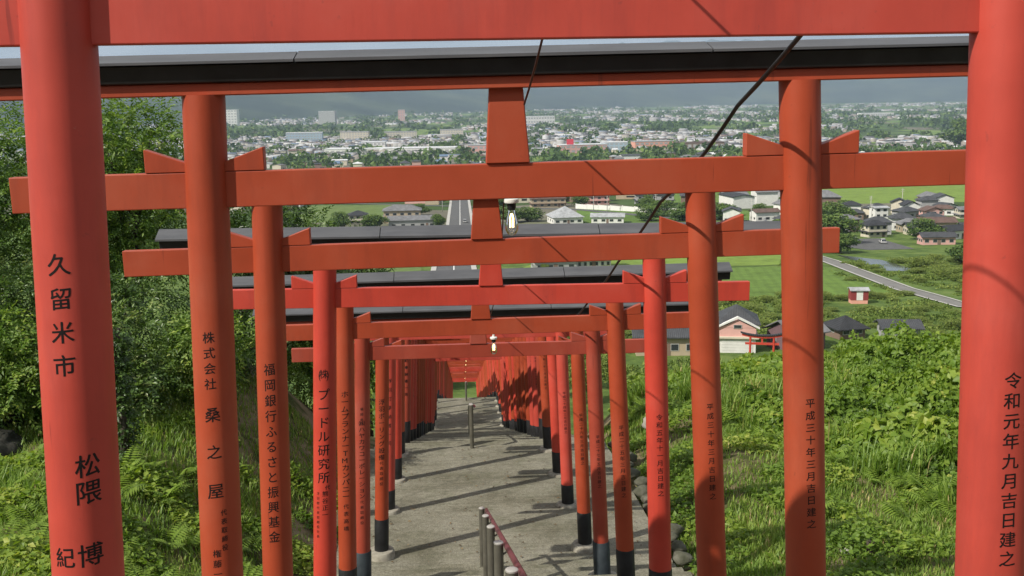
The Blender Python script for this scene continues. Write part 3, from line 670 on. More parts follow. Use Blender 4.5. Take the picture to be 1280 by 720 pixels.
def sprays(name, blobs, n, k, L_, lf, wf, mat, tone0=0.5, up=0.25, shell=(0.5, 1.05), droop=0.3):
    """n pinnate sprays of k leaflets spread through the blobs of a crown"""
    P_, d, q = blob_points(blobs, n, shell, up)
    Dv = unit(d*0.8 + rng.normal(size=(n, 3))*0.55 + np.array([0, 0, -droop])); Nv = unit(d*0.4 + np.array([0, 0, 1.0]) + rng.normal(size=(n, 3))*0.45)
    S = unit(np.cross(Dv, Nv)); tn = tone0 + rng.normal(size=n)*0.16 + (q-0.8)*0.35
    C = []; DD = []; NN = []; LL = []; TT = []
    for j in range(k):
        s = (j//2+0.6)/(k/2); side = 1 if j % 2 else -1
        if j == k-1: side = 0
        c = P_ + Dv*(s*L_)[:, None] if hasattr(L_, '__len__') else P_ + Dv*(s*L_)
        C.append(c); DD.append(Dv*0.7 + S*side*0.9 + rng.normal(size=(n, 3))*0.12); NN.append(Nv + rng.normal(size=(n, 3))*0.25)
        LL.append(lf*(1-0.35*abs(s-0.5))*rng.uniform(0.8, 1.2, n)); TT.append(tn + rng.normal(size=n)*0.08)
    LL = np.concatenate(LL)
    return leaves(name, np.concatenate(C), np.concatenate(DD), np.concatenate(NN), LL, LL*wf, np.concatenate(TT), mat)
def crown_blobs(c, r, h, n, spread=0.75, rb=(0.35, 0.6)):
    out = []
    for i in range(n):
        a = random.uniform(0, 6.283); q = random.random()**0.5*spread; zz = random.uniform(-0.8, 0.85)
        k = math.sqrt(max(0.1, 1-zz*zz*0.8)); s = random.uniform(*rb)
        out.append((c[0]+math.cos(a)*q*r*k, c[1]+math.sin(a)*q*r*k, c[2]+zz*h*0.8, r*s, h*s*0.75))
    return out
def tree(name, x, y, top, r, nb, nspray, mat, label, cat='tree', group=None, lf=0.10, wf=0.42, L_=0.28, k=9, tone=0.5, trunk_r=0.07, low=0.25, blobs=None, droop=0.3):
    g = H(x, y); hgt = top-g; root = tag(empty(name, (x, y, ZC+g)), label, cat, group)
    cz = hgt*(low+1)/2; h = hgt*(1-low)/2
    bl = blobs or crown_blobs((0, 0, cz), r, h, nb)
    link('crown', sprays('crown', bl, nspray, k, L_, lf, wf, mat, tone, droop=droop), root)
    mb = MB(); lean = random.uniform(-.12, .12)*hgt
    stem = [(0, 0, -0.2), (lean*0.2, 0.03, hgt*0.22), (lean*0.5, -0.03, hgt*0.45), (lean, 0, hgt*0.72)]
    mb.add(*tube(stem, [trunk_r*1.25, trunk_r, trunk_r*0.75, trunk_r*0.35], 8))
    for b in bl[:12]:
        t = random.uniform(0.3, 0.9); s = Vector(stem[1]).lerp(Vector(stem[3]), t); e = Vector(b[:3]); m_ = s.lerp(e, 0.5)+Vector((0, 0, -0.08*hgt*random.random()))
        mb.add(*tube([s, m_, e], [trunk_r*0.5, trunk_r*0.3, trunk_r*0.12], 5))
    link('trunk', mb.mesh('trunk', M_BARK, True), root)
    return root
# left bank
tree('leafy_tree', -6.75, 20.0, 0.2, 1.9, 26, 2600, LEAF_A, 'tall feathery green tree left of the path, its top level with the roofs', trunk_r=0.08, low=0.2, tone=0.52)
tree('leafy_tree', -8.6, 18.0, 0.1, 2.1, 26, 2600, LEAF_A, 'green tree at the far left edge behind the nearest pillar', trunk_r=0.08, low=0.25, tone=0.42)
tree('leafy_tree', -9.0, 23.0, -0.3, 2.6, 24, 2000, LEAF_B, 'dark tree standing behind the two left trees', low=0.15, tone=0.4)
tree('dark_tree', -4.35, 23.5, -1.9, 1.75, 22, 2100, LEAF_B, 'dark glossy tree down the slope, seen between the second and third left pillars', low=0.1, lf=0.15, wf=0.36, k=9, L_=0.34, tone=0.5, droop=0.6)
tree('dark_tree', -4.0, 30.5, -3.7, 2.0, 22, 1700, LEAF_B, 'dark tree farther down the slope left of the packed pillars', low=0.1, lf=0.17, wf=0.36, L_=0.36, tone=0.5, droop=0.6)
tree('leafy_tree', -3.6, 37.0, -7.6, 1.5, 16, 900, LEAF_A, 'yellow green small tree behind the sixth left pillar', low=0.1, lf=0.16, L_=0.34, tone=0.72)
shr = [(-7.3, 14.9, -2.9, 1.15, 1500, LEAF_A, .62, 'pale leaved bush at the left edge under the trees'),
       (-5.6, 15.3, -3.0, 1.05, 1500, LEAF_B, .70, 'glossy bush behind the nearest left pillar'),
       (-4.45, 16.4, -3.2, .95, 1200, LEAF_A, .60, 'light green bush between the first and second left pillars'),
       (-4.3, 18.9, -3.2, 1.1, 1200, LEAF_B, .55, 'dark bush beside the third left pillar'),
       (-3.1, 22.3, -5.0, .9, 800, LEAF_A, .62, 'green bush low on the slope behind the fourth left pillar'),
       (-8.5, 15.8, -2.3, 1.4, 1400, LEAF_A, .5, 'full green bush filling the left picture edge'), (-7.3, 16.6, -2.6, 1.3, 1200, LEAF_B, .6, 'glossy bush behind the pale leaved bush'), (-5.9, 17.0, -2.5, 1.4, 1300, LEAF_B, .5, 'shaded bush under the tall feathery tree')]
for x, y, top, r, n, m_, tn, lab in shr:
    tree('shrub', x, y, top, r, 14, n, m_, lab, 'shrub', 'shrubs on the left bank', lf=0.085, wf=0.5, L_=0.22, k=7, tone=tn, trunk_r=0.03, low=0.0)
V, F = tube([W(-4.56, 13.0, -0.1), W(-4.53, 13.0, 0.5), W(-4.60, 13.05, 1.1), W(-4.55, 13.1, 1.8)], [0.07, 0.05, 0.05, 0.04], 10)
tag(link('ivy_trunk', mkmesh('ivy_trunk', V, F, M_BARK, True)), 'dark slim ivy clad trunk standing in the grass beside the nearest left pillar', 'trunk')
link('ivy', sprays('ivy', [(-4.55+random.uniform(-.04, .04), 13.03, ZC+H(-4.55, 13)+.15*i, .11, .14) for i in range(12)], 420, 5, .08, .06, .7, LEAF_B, .35), bpy.data.objects['ivy_trunk'])

# grass
def blades(name, X, Y, Z, h, mat, label):
    n = len(X); a = rng.uniform(0, 6.283, n); lean = rng.uniform(0.15, 0.75, n)*h; w = rng.uniform(0.006, 0.013, n)*(0.7+h)
    d = np.stack([np.cos(a), np.sin(a), np.zeros(n)], 1); s = np.stack([-np.sin(a), np.cos(a), np.zeros(n)], 1)
    B = np.stack([X, Y, Z], 1); up = np.array([0, 0, 1.0])
    v0 = B - s*w[:, None]; v1 = B + s*w[:, None]; m0 = B + d*(lean*0.35)[:, None] + up*(h*0.6)[:, None]; v2 = m0 + s*w[:, None]*0.8; v3 = m0 - s*w[:, None]*0.8
    v4 = B + d*lean[:, None] + up*(h*0.95)[:, None]
    V = np.stack([v0, v1, v2, v3, v4], 1).reshape(-1, 3); i = np.arange(n)*5
    F = np.stack([np.stack([i, i+1, i+2], 1), np.stack([i, i+2, i+3], 1), np.stack([i+3, i+2, i+4], 1)], 1).reshape(-1, 3)
    tn = 0.52 + rng.normal(size=n)*0.16 + np.where(rng.random(n) < 0.022, 0.4, 0) + np.array([0.32*noise.noise((x*0.9, y*0.9, 21)) + 0.2*noise.noise((x*3.1, y*3.1, 5)) for x, y in zip(X, Y)])
    return tag(link(name, npmesh(name, V, F, mat, np.repeat(np.clip(tn, 0, 1), 5))), label, 'grass', kind='stuff')
def vine_edge(x): return tab([(3.9, 23), (4.5, 22), (4.8, 18.6), (5.9, 15.6), (6.9, 13.4), (9, 11.5), (20, 8)], x)
def scatter(n, x0, x1, y0, y1, keep):
    X = []; Y = []; Z = []; Hh = []
    while len(X) < n:
        x = random.uniform(x0, x1); y = y0 + (y1-y0)*random.random()**1.25
        k, h = keep(x, y)
        if random.random() < k: X.append(x); Y.append(y); Z.append(ZC+H(x, y)-0.01); Hh.append(h)
    return np.array(X), np.array(Y), np.array(Z), np.array(Hh)
def keep_l(x, y):
    if x > -1.98: return 0, 0
    v = noise.noise((x*0.7, y*0.7, 11)); e = sst(1.98, 2.9, -x)
    return (0.35+0.9*max(0, v+0.35))*(0.12+0.88*e), random.uniform(0.06, 0.22)*(0.7+1.0*max(0, v))*(0.5+0.5*e)
def keep_r(x, y):
    if x < 2.5: return 0, 0
    v = noise.noise((x*0.65+5, y*0.65, 2)); e = sst(2.5, 3.3, x)
    if y > vine_edge(x)+1.2: return 0.02, 0.2
    return max(0.12, 0.45+1.5*(v+0.08))*(0.25+0.75*e), random.uniform(0.05, 0.17)*(0.85+0.8*max(0, v))
blades('grass_left', *scatter(70000, -10, -1.98, 7.6, 19, keep_l), GRASS, 'long green grass covering the left bank')
blades('grass_right', *scatter(72000, 2.5, 10, 9.5, 23, keep_r), GRASS, 'short green grass with bare earth patches right of the path')

# vine thicket on the right
def vine_h(x, y):
    e = sst(-0.2, 2.6, y-vine_edge(x)); b = 0.55+0.42*noise.noise((x*0.42, y*0.42, 5.5))+0.5*noise.noise((x*1.1, y*1.1, 1.5))+0.38*noise.noise((x*2.6, y*2.6, 3.5))
    return max(0.04, e*b*(0.45+0.45*sst(4.5, 10, x)) + 0.10*e)
def vines(n):
    C = np.zeros((n, 3)); Nn = np.zeros((n, 3)); tn = np.zeros(n); i = 0
    while i < n:
        x = random.uniform(3.9, 17); y = vine_edge(x) - 0.3 + random.random()**0.9*(27.5-vine_edge(x))
        if y < 9 or (x-0.2) > 0.60*y+1.0: continue
        h = vine_h(x, y); e = 0.12
        gx = (vine_h(x+e, y)+H(x+e, y)-vine_h(x-e, y)-H(x-e, y))/(2*e); gy_ = (vine_h(x, y+e)+H(x, y+e)-vine_h(x, y-e)-H(x, y-e))/(2*e)
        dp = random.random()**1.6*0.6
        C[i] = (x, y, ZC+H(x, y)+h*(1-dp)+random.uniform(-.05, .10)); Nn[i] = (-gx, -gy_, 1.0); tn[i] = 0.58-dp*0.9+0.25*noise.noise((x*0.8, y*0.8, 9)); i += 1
    Nn = unit(Nn) + rng.normal(size=(n, 3))*0.45; a = rng.normal(size=(n, 3)); a[:, 2] -= 0.6; a[:, 1] -= 0.3
    ln = rng.uniform(0.06, 0.15, n)
    # three leaflets to a leaf
    S = unit(np.cross(a, Nn)); C3 = np.concatenate([C, C+S*0.02, C-S*0.02]); D3 = np.concatenate([a, unit(a)*0.55+S*0.85, unit(a)*0.55-S*0.85]); N3 = np.concatenate([Nn]*3); l3 = np.concatenate([ln, ln*0.9, ln*0.9])
    t3 = np.concatenate([tn]*3) + rng.normal(size=3*n)*0.10
    patchy = np.array([noise.noise((x*0.5, y*0.5, 31)) for x, y, _ in C])
    big = np.concatenate([patchy > 0.22]*3); l3 = np.where(big, l3*1.55, l3); t3 = t3 + np.where(big, 0.12, 0) + np.where(np.concatenate([patchy < -0.3]*3), -0.22, 0)
    dead = np.concatenate([rng.random(n) < 0.012]*3); t3 = np.where(dead, 1.0, t3)
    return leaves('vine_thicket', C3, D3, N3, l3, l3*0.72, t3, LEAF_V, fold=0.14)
def weeds(n):
    X = []; Y = []; Z = []; Hh = []
    while len(X) < n:
        x = random.uniform(3.6, 15); y = vine_edge(x) - 0.8 + random.random()*(26-vine_edge(x)); v = noise.noise((x*1.3, y*1.3, 40))
        if y < 9 or (x-0.2) > 0.60*y+1.0 or v < 0.18: continue
        X.append(x); Y.append(y); Z.append(ZC+H(x, y)+vine_h(x, y)*0.45); Hh.append(random.uniform(0.25, 0.6))
    return np.array(X), np.array(Y), np.array(Z), np.array(Hh)
blades('tall_weeds', *weeds(9000), GRASS, 'tall grassy weeds pushing up through the vines on the right')
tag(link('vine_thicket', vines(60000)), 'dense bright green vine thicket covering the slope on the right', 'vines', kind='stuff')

def low_weeds(n):
    C = np.zeros((n, 3)); i = 0; tn = np.zeros(n)
    while i < n:
        if random.random() < .5: x = random.uniform(-7, -2.1); y = random.uniform(8.5, 16)
        else: x = random.uniform(2.7, 8.5); y = random.uniform(10, 21)
        v = noise.noise((x*1.1, y*1.1, 60))
        if v < 0.02 or (x > 0 and y > vine_edge(x)+.8): continue
        C[i] = (x, y, ZC+H(x, y)+random.uniform(.02, .16)*(.5+2*v)); tn[i] = .55+.5*noise.noise((x*.8, y*.8, 70)); i += 1
    a = rng.normal(size=(n, 3)); a[:, 2] *= .4; Nn = rng.normal(size=(n, 3))*.4+np.array([0, 0, 1.0]); ln = rng.uniform(.035, .11, n)
    return leaves('low_weeds', C, a, Nn, ln, ln*.62, tn+rng.normal(size=n)*.12, LEAF_V, fold=.12)
tag(link('low_weeds', low_weeds(42000)), 'low broad leaved weeds mixed into the grass on both sides', 'weeds', kind='stuff')
n = 420; X = rng.uniform(-1.8, 2.35, n); Y = rng.uniform(12.5, 18.5, n); edge_ = rng.random(n) < .6; X = np.where(edge_, np.where(rng.random(n) < .5, rng.uniform(-1.9, -1.2, n), rng.uniform(1.5, 2.4, n)), X)
LITTER = leaf_mat('dead_leaf_brown', [(0, (.05, .03, .015)), (.5, (.13, .08, .035)), (1, (.24, .17, .08))], trans=.1)
C = np.array([(x, y, ZC+P(y)+.018) for x, y in zip(X, Y)]); a_ = rng.normal(size=(n, 3)); a_[:, 2] = 0; ln = rng.uniform(.025, .06, n)
tag(link('fallen_leaves', leaves('fallen_leaves', C, a_, rng.normal(size=(n, 3))*.15+np.array([0, 0, 1.0]), ln, ln*.55, rng.random(n), LITTER)), 'small brown fallen leaves scattered over the upper landing', 'leaves', kind='stuff')
# ferns
def frond_mesh(L_, n=15):
    C = []; D_ = []; ln = []
    for i in range(n):
        s = 0.12+0.86*i/(n-1); z = 0.75*s*L_-0.62*s*s*L_; x = s*L_*0.85; w = L_*0.24*math.sin(min(1, s*1.25+0.12)*math.pi)**0.8*(1-0.35*s)+0.012
        for sd in (-1, 1): C.append((x, 0, z)); D_.append((0.42, sd, -0.18)); ln.append(w)
    C.append((L_*0.85, 0, 0.13*L_)); D_.append((1, 0, -.4)); ln.append(L_*0.07)
    C = np.array(C); D_ = np.array(D_); ln = np.array(ln)
    a = leaves('frond', C, D_, np.tile((0.1, 0, 1.0), (len(C), 1)), ln, np.maximum(0.012, ln*0.27), 0.5+rng.normal(size=len(C))*0.1, LEAF_F, 0.1, 0.3)
    bm = bmesh.new(); bm.from_mesh(a); pts = [(s*L_*0.85, 0, 0.75*s*L_-0.62*s*s*L_) for s in (0, .2, .4, .6, .8, 1)]
    V, F = tube(pts, [0.004, 0.004, 0.003, 0.003, 0.002, 0.001], 3, False)
    vs_ = [bm.verts.new(v) for v in V]
    for f in F: bm.faces.new([vs_[i] for i in f])
    bm.to_mesh(a); bm.free(); return a
FR = [frond_mesh(0.55), frond_mesh(0.7, 17), frond_mesh(0.45, 13)]
ferns = [(-3.9, 12.4, 'left bank beside the second pillar'), (-3.55, 11.2, 'left bank, middle of the fern cluster'), (-3.2, 9.9, 'left bank at the bottom edge of the picture'), (-4.35, 12.0, 'left bank close to the nearest pillar'), (-4.3, 10.4, 'left bank in the bottom left grass'), (-2.95, 12.6, 'left bank between the second and third pillars'),
 (-5.6, 12.0, 'left bank at the left edge of the picture'), (-3.9, 13.3, 'left bank below the bushes'), (-2.7, 11.0, 'left bank against the third pillar'),
 (5.7, 16.0, 'right slope where grass meets vines'), (6.2, 15.2, 'right slope, front of the vine thicket'), (5.2, 17.2, 'right slope beside the second right pillar'), (6.8, 14.2, 'right slope near the nearest right pillar'), (4.9, 18.3, 'right slope by the pale stones'), (3.75, 16.3, 'right slope between the third and fourth right pillars'), (4.6, 13.6, 'right slope in the thin grass'), (5.9, 13.3, 'right slope low beside bare earth')]
for x, y, where in ferns:
    root = tag(empty('fern', W(x, y, 0.0)), 'bright green fern on the %s' % where, 'fern', 'ferns beside the stairs')
    for k in range(random.randint(7, 10)):
        f = link('frond', random.choice(FR), root); f.rotation_euler = (random.uniform(-.25, .25), random.uniform(-.45, .15), k*0.72+random.uniform(-.3, .3)); s = random.uniform(.75, 1.15); f.scale = (s, s, s)

def fern_at(x, y, lab, grp):
    root = tag(empty('fern', W(x, y, 0.0)), lab, 'fern', grp)
    for k in range(random.randint(6, 9)):
        f = link('frond', random.choice(FR), root); f.rotation_euler = (random.uniform(-.25, .25), random.uniform(-.5, .1), k*0.8+random.uniform(-.3, .3)); s = random.uniform(.6, 1.1); f.scale = (s, s, s)
for k in range(26): fern_at(random.uniform(-5.4, -2.6), random.uniform(9.2, 13.6), 'one of many bright green ferns crowding the left bank', 'crowded ferns on the left bank')
for k in range(22):
    x = random.uniform(3.4, 8); fern_at(x, vine_edge(max(4.5, x))-random.uniform(-0.6, 1.6), 'one of many yellow green ferns along the front of the vine thicket', 'ferns in front of the vines')

# stones
def rock_mesh(name, r, seed, mat, flat=0.7, sub=3):
    bm = bmesh.new(); bmesh.ops.create_icosphere(bm, subdivisions=sub, radius=1)
    for v in bm.verts:
        n = noise.fractal(v.co*1.3+Vector((seed, seed*2, 0)), 1, 2, 4); c = noise.cell(v.co*1.6+Vector((seed, 0, 0)))
        v.co = v.co*(r*(1+0.32*n+0.10*c)); v.co.z *= flat
    me = bpy.data.meshes.new(name); bm.to_mesh(me); bm.free(); me.materials.append(mat); me.polygons.foreach_set('use_smooth', [True]*len(me.polygons)); return me
edge = tag(empty('stone_edging', W(2.62, 12.6)), 'row of rough stones edging the right side of the landing', 'stone edging')
y = 12.6; i = 0
while y < 18.5:
    r = random.uniform(.09, .16); o = link('stone', rock_mesh('stone', r, i*3.1, M_STONE, .6, 2), edge, (2.66+random.uniform(-.07, .08)-2.62, y-12.6, ZC+P(y)-0.03-(ZC+H(2.62, 12.6)))); o.rotation_euler.z = random.uniform(0, 6); y += r*random.uniform(1.9, 4.2); i += 1
for x, y, r, lab in [(4.55, 20.0, .17, 'pale grey stone lying left of a larger stone in the vines'), (4.85, 20.3, .26, 'larger pale rounded stone half buried in the vines'), (4.62, 12.15, .07, 'small pale stone on the bare earth at the bottom'), (3.5, 19.0, .24, 'grey stone behind the fourth right pillar')]:
    tag(link('stone', rock_mesh('stone', r, x*7, plain('pale_stone_%d' % int(r*100), (0.34, 0.33, 0.29), .9, .2, .2)), None, W(x, y, r*0.35)), lab, 'stone', 'stones on the right slope')
tag(link('boulder', rock_mesh('boulder', 0.85, 4.2, M_ROCKDARK, .75, 4), None, W(-7.75, 14.9, 0.05)), 'big dark mossy boulder at the left edge under the bushes', 'boulder')
tag(link('boulder', rock_mesh('boulder', 0.5, 8.9, M_ROCKDARK, .7, 4), None, W(-6.75, 14.0, -0.05)), 'lower dark rock in front of the big boulder', 'boulder')
mb = MB(); mb.add(*tube([(0, 0, -.05), (0.01, 0, .12), (-.01, .01, .22)], [.045, .04, .03], 8)); mb.add(*tube([(0, 0, .1), (.06, 0, .2)], [.02, .012], 6))
tag(link('cut_stump', mb.mesh('cut_stump', M_BARK, True), None, W(4.85, 12.0)), 'small cut stump on bare earth at the bottom right', 'stump')

# ================================================================== BUILDINGS BELOW
WALL = {k: plain('wall_'+k, c, .85, .2, .08, .8) for k, c in dict(white=(.68, .67, .64), cream=(.58, .53, .42), pink=(.62, .36, .32), grey=(.36, .36, .36), brown=(.20, .14, .11), tan=(.42, .34, .24), blue=(.35, .45, .52), pale_green=(.48, .56, .46), plum=(.16, .10, .11), red=(.24, .045, .045), salmon=(.68, .34, .26)).items()}
def tile_mat(name, c):
    m, nt, p = mat_new(name); k = nt.links.new
    tc = N(nt, 'ShaderNodeTexCoord'); w = N(nt, 'ShaderNodeTexWave', Scale=1.1, Distortion=0.2); w.bands_direction = 'X'; k(tc.outputs['Object'], w.inputs[0])
    n = N(nt, 'ShaderNodeTexNoise', Scale=0.8, Detail=7); k(tc.outputs['Object'], n.inputs[0])
    r = ramp(nt, n.outputs[0], [(.3, tuple(v*.75 for v in c)), (.7, tuple(v*1.25 for v in c))]); k(r.outputs[0], p.inputs['Base Color']); p.inputs['Roughness'].default_value = .6; p.inputs['Specular IOR Level'].default_value = .35
    b = N(nt, 'ShaderNodeBump', Strength=.6, Distance=.06); k(w.outputs[0], b.inputs['Height']); k(b.outputs[0], p.inputs['Normal']); return m
TILE = {k: tile_mat('roof_'+k, c) for k, c in dict(slate=(.055, .057, .062), black=(.03, .031, .034), grey=(.16, .16, .165), pale=(.34, .35, .36), brown=(.12, .075, .06), white=(.62, .63, .64), blue=(.12, .18, .27), red=(.26, .07, .05)).items()}
M_PANE = plain('dark_window_glass', (.035, .04, .045), .12, .6, .1); M_FRAME = plain('window_frame_grey', (.4, .4, .38), .5)
def hip(w, d, h, ov=.6, th=.18, ridge=None):
    a, b = w/2+ov, d/2+ov; r = max(0.0, (w-d)/2 if ridge is None else ridge)
    if w >= d: top = [(-r, 0, h), (r, 0, h)]
    else: r = (d-w)/2; top = [(0, -r, h), (0, r, h)]
    V = [(-a, -b, 0), (a, -b, 0), (a, b, 0), (-a, b, 0), (-a, -b, th), (a, -b, th), (a, b, th), (-a, b, th)] + [(x, y, z+th) for x, y, z in top]
    F = [(3, 2, 1, 0), (0, 1, 5, 4), (1, 2, 6, 5), (2, 3, 7, 6), (3, 0, 4, 7)]
    F += [(4, 5, 9, 8), (5, 6, 9), (6, 7, 8, 9), (7, 4, 8)] if w >= d else [(4, 5, 8), (5, 6, 9, 8), (6, 7, 9), (7, 4, 8, 9)]
    return V, F
def gable(w, d, h, ov=.6, th=.18, along='x'):
    a, b = w/2+ov, d/2+ov
    if along == 'x': P0 = [(-b, 0), (0, h), (b, 0), (b, -th), (0, h-th), (-b, -th)]; V = [(-a, y, z+th) for y, z in P0] + [(a, y, z+th) for y, z in P0]
    else: P0 = [(-a, 0), (0, h), (a, 0), (a, -th), (0, h-th), (-a, -th)]; V = [(x, b, z+th) for x, z in P0] + [(x, -b, z+th) for x, z in P0]
    F = [(0, 1, 4, 5), (1, 2, 3, 4), (11, 10, 7, 6), (10, 9, 8, 7)] + [(i, i+6, (i+1) % 6+6, (i+1) % 6) for i in range(6)]
    return V, F
def add_windows(root, wall, w, d, h, n, mid, sides=True):
    """window > pane on the front (towards the hill) and the left side"""
    for i in range(n):
        x = -w/2 + w*(i+.5)/n; ww = min(1.7, w/n*.55)
        fr = link('window', MB().box(x-ww/2, x+ww/2, -d/2-.05, -d/2+.02, mid-.55, mid+.55).mesh('window', M_FRAME), root)
        link('pane', MB().box(x-ww/2+.1, x+ww/2-.1, -d/2-.065, -d/2-.045, mid-.45, mid+.45).mesh('pane', M_PANE), fr)
    if sides:
        for j in range(max(1, n-1)):
            y = -d/2 + d*(j+.5)/max(1, n-1)
            fr = link('window', MB().box(-w/2-.05, -w/2+.02, y-.6, y+.6, mid-.5, mid+.5).mesh('window', M_FRAME), root)
            link('pane', MB().box(-w/2-.065, -w/2-.045, y-.5, y+.5, mid-.4, mid+.4).mesh('pane', M_PANE), fr)
def gable_wall(w, d, h, rise, along):
    V = boxv(-w/2, w/2, -d/2, d/2, -1.5, h); F = list(BOXF)
    if along == 'x': V += [(-w/2, 0, h+rise), (w/2, 0, h+rise)]; F = [f for i, f in enumerate(F) if i != 1] + [(5, 9, 6), (7, 8, 4), (4, 8, 9, 5), (6, 9, 8, 7)]; F = [f for f in F if f not in ((1, 2, 6, 5), (3, 0, 4, 7))] + [(1, 2, 6, 9, 5)[:4], (3, 0, 4, 7)]
    else: V += [(0, -d/2, h+rise), (0, d/2, h+rise)]; F = [f for i, f in enumerate(F) if i != 1] + [(4, 5, 8), (6, 7, 9), (5, 6, 9, 8), (7, 4, 8, 9)]
    if along == 'x': F = [(0, 3, 2, 1), (0, 1, 5, 4), (1, 2, 6, 5), (2, 3, 7, 6), (3, 0, 4, 7), (5, 6, 9), (7, 4, 8), (4, 5, 9, 8), (6, 7, 8, 9)]
    return V, F
def house(x, y, w, d, h, roof, rise, wall, tile, rot, label, floors=2, nwin=3, ov=.6, group='houses below the hill', name='house', dz=0.0):
    root = tag(empty(name, W(x, y, dz), (0, 0, rad(rot))), label, 'house', group)
    if roof == 'hip':
        wl = link('wall', MB().box(-w/2, w/2, -d/2, d/2, -1.5, h).mesh('wall', WALL[wall]), root); V, F = hip(w, d, rise, ov)
    else:
        wl = link('wall', mkmesh('wall', *gable_wall(w, d, h, rise*.86, roof[-1]), WALL[wall]), root); V, F = gable(w, d, rise, ov, .18, roof[-1])
    link('roof', mkmesh('roof', V, F, TILE[tile]), root, (0, 0, h+.02))
    for f in range(floors): add_windows(root, wl, w, d, h, nwin, 1.4+f*(h/floors))
    if floors == 2:
        V, F = hip(w+.1, d+.1, .35, .8, .12, ridge=w/2-.4); link('lower_eaves', mkmesh('lower_eaves', V, F, TILE[tile]), root, (0, 0, h/2-.2))
    dr = link('door', MB().box(-.5, .5, -d/2-.06, -d/2+.02, 0, 2.0).mesh('door', WALL['brown']), root); dr.location.x = w*.3 if nwin % 2 else 0
    return root
# the pink gabled house at the foot of the hill
r = tag(empty('house', W(41.2, 151), (0, 0, rad(-12))), 'pink gabled house with white shutter below and black hipped roof', 'house', 'houses below the hill'); r.scale = (.86, .86, .86)
link('wall', MB().box(-3.1, 3.1, -4, 4, -1.5, 2.9).mesh('wall', WALL['white']), r)
link('upper_wall', MB().box(-3.1, 3.1, -3.98, 4, 2.9, 4.6).mesh('upper_wall', WALL['pink']), r)
link('front_gable', mkmesh('front_gable', [(-3.0, -4.02, 4.6), (3.0, -4.02, 4.6), (0, -4.02, 5.9), (-3.0, -3, 4.6), (3, -3, 4.6), (0, -3, 5.9)], [(0, 1, 2), (5, 4, 3), (0, 2, 5, 3), (1, 4, 5, 2), (0, 3, 4, 1)], WALL['pink']), r)
mb = MB()
for s in (-1, 1): mb.add([(0, -4.35, 6.25), (s*3.7, -4.35, 4.45), (s*3.7, -4.35, 4.75), (0, -4.35, 6.6), (0, -3.6, 6.25), (s*3.7, -3.6, 4.45), (s*3.7, -3.6, 4.75), (0, -3.6, 6.6)], [(0, 1, 2, 3), (7, 6, 5, 4), (0, 4, 5, 1), (1, 5, 6, 2), (2, 6, 7, 3), (3, 7, 4, 0)])
link('barge_board', mb.mesh('barge_board', WALL['white']), r); link('eave_band', MB().box(-3.6, 3.6, -4.45, 4.2, 2.75, 3.05).mesh('eave_band', WALL['cream']), r)
V, F = hip(6.4, 7.2, 2.6, .7, .2); link('roof', mkmesh('roof', V, F, TILE['slate']), r, (0, .4, 5.0))
f_ = link('window', MB().box(-.7, .7, -4.10, -4.0, 4.5, 5.15).mesh('window', M_FRAME), r); link('pane', MB().box(-.6, .6, -4.12, -4.09, 4.58, 5.07).mesh('pane', M_PANE), f_)
for q in range(5): link('shutter_slat', MB().box(-2.6, 2.6, -4.06, -4.0, .1+q*.5, .56+q*.5).mesh('shutter_slat', WALL['white']), r)
house(50.2, 150.5, 6, 6, 2.6, 'gable_x', 1.8, 'plum', 'grey', 24, 'dark walled house with sloping slate roof right of the pink house', 1, 3, name='house')
house(30.2, 150, 9, 6, 2.8, 'gable_x', 1.7, 'tan', 'slate', -6, 'low tan house with dark tiled roof left of the pink house', 1, 4)
house(60.6, 158, 4.4, 4.4, 1.6, 'hip', 1.7, 'brown', 'black', 10, 'dark hipped roof rising behind the vine thicket', 1, 2)
house(68.8, 157, 5.5, 4, 1.6, 'gable_x', 1.0, 'grey', 'slate', -8, 'low dark roofed shed right of the hipped roof', 1, 2)
# red and white field shed
r = tag(empty('field_shed', W(76.0, 192), (0, 0, rad(-8))), 'small dark red field shed with white door and flat grey roof', 'shed')
for a, b, m_, nm in ((-2.0, -.75, 'red', 'side_wall'), (.75, 2.0, 'red', 'side_wall')): link(nm, MB().box(a, b, -1.5, 1.5, .9, 3.0).mesh(nm, WALL['red']), r)
link('plinth', MB().box(-1.9, 1.9, -1.45, 1.45, -1, .9).mesh('plinth', WALL['salmon']), r); link('door', MB().box(-.75, .75, -1.5, 1.5, .9, 3.0).mesh('door', WALL['white']), r)
link('roof', mkmesh('roof', *gable(4.1, 3.1, .5, .25, .15), TILE['pale']), r, (0, 0, 3.02))
r.scale = (.8, .8, .85)
# small red torii at the foot of the hill
r = tag(empty('large_torii', W(41.6, 139), (0, 0, rad(-14))), 'small looking red torii with dark roof at the foot of the hill', 'torii gate')
for s in (-1, 1): V, F = lathe([(.17, -1), (.15, 3.9)], 14); link('pillar', sharp(mkmesh('pillar', V, F, RED['scarlet'])), r, (s*1.6, 0, 0))
link('tie_beam', MB().box(-2.3, 2.3, -.09, .09, 2.9, 3.2).mesh('tie_beam', RED['scarlet']), r); link('center_strut', MB().box(-.12, .12, -.08, .08, 3.2, 3.9).mesh('center_strut', RED['scarlet']), r)
def curved(z, t, hw, mat, nm, half, lift):
    V = []; F = []; n = 12
    for i in range(n+1):
        x = -half+2*half*i/n; zz = z+lift*(abs(x)/half)**2.4
        V += [(x, -hw, zz), (x, hw, zz), (x, hw, zz+t), (x, -hw, zz+t)]
    for i in range(n):
        for q in range(4): F.append((i*4+q, i*4+(q+1) % 4, i*4+4+(q+1) % 4, i*4+4+q))
    F += [(3, 2, 1, 0), (n*4, n*4+1, n*4+2, n*4+3)]; return mkmesh(nm, V, F, mat)
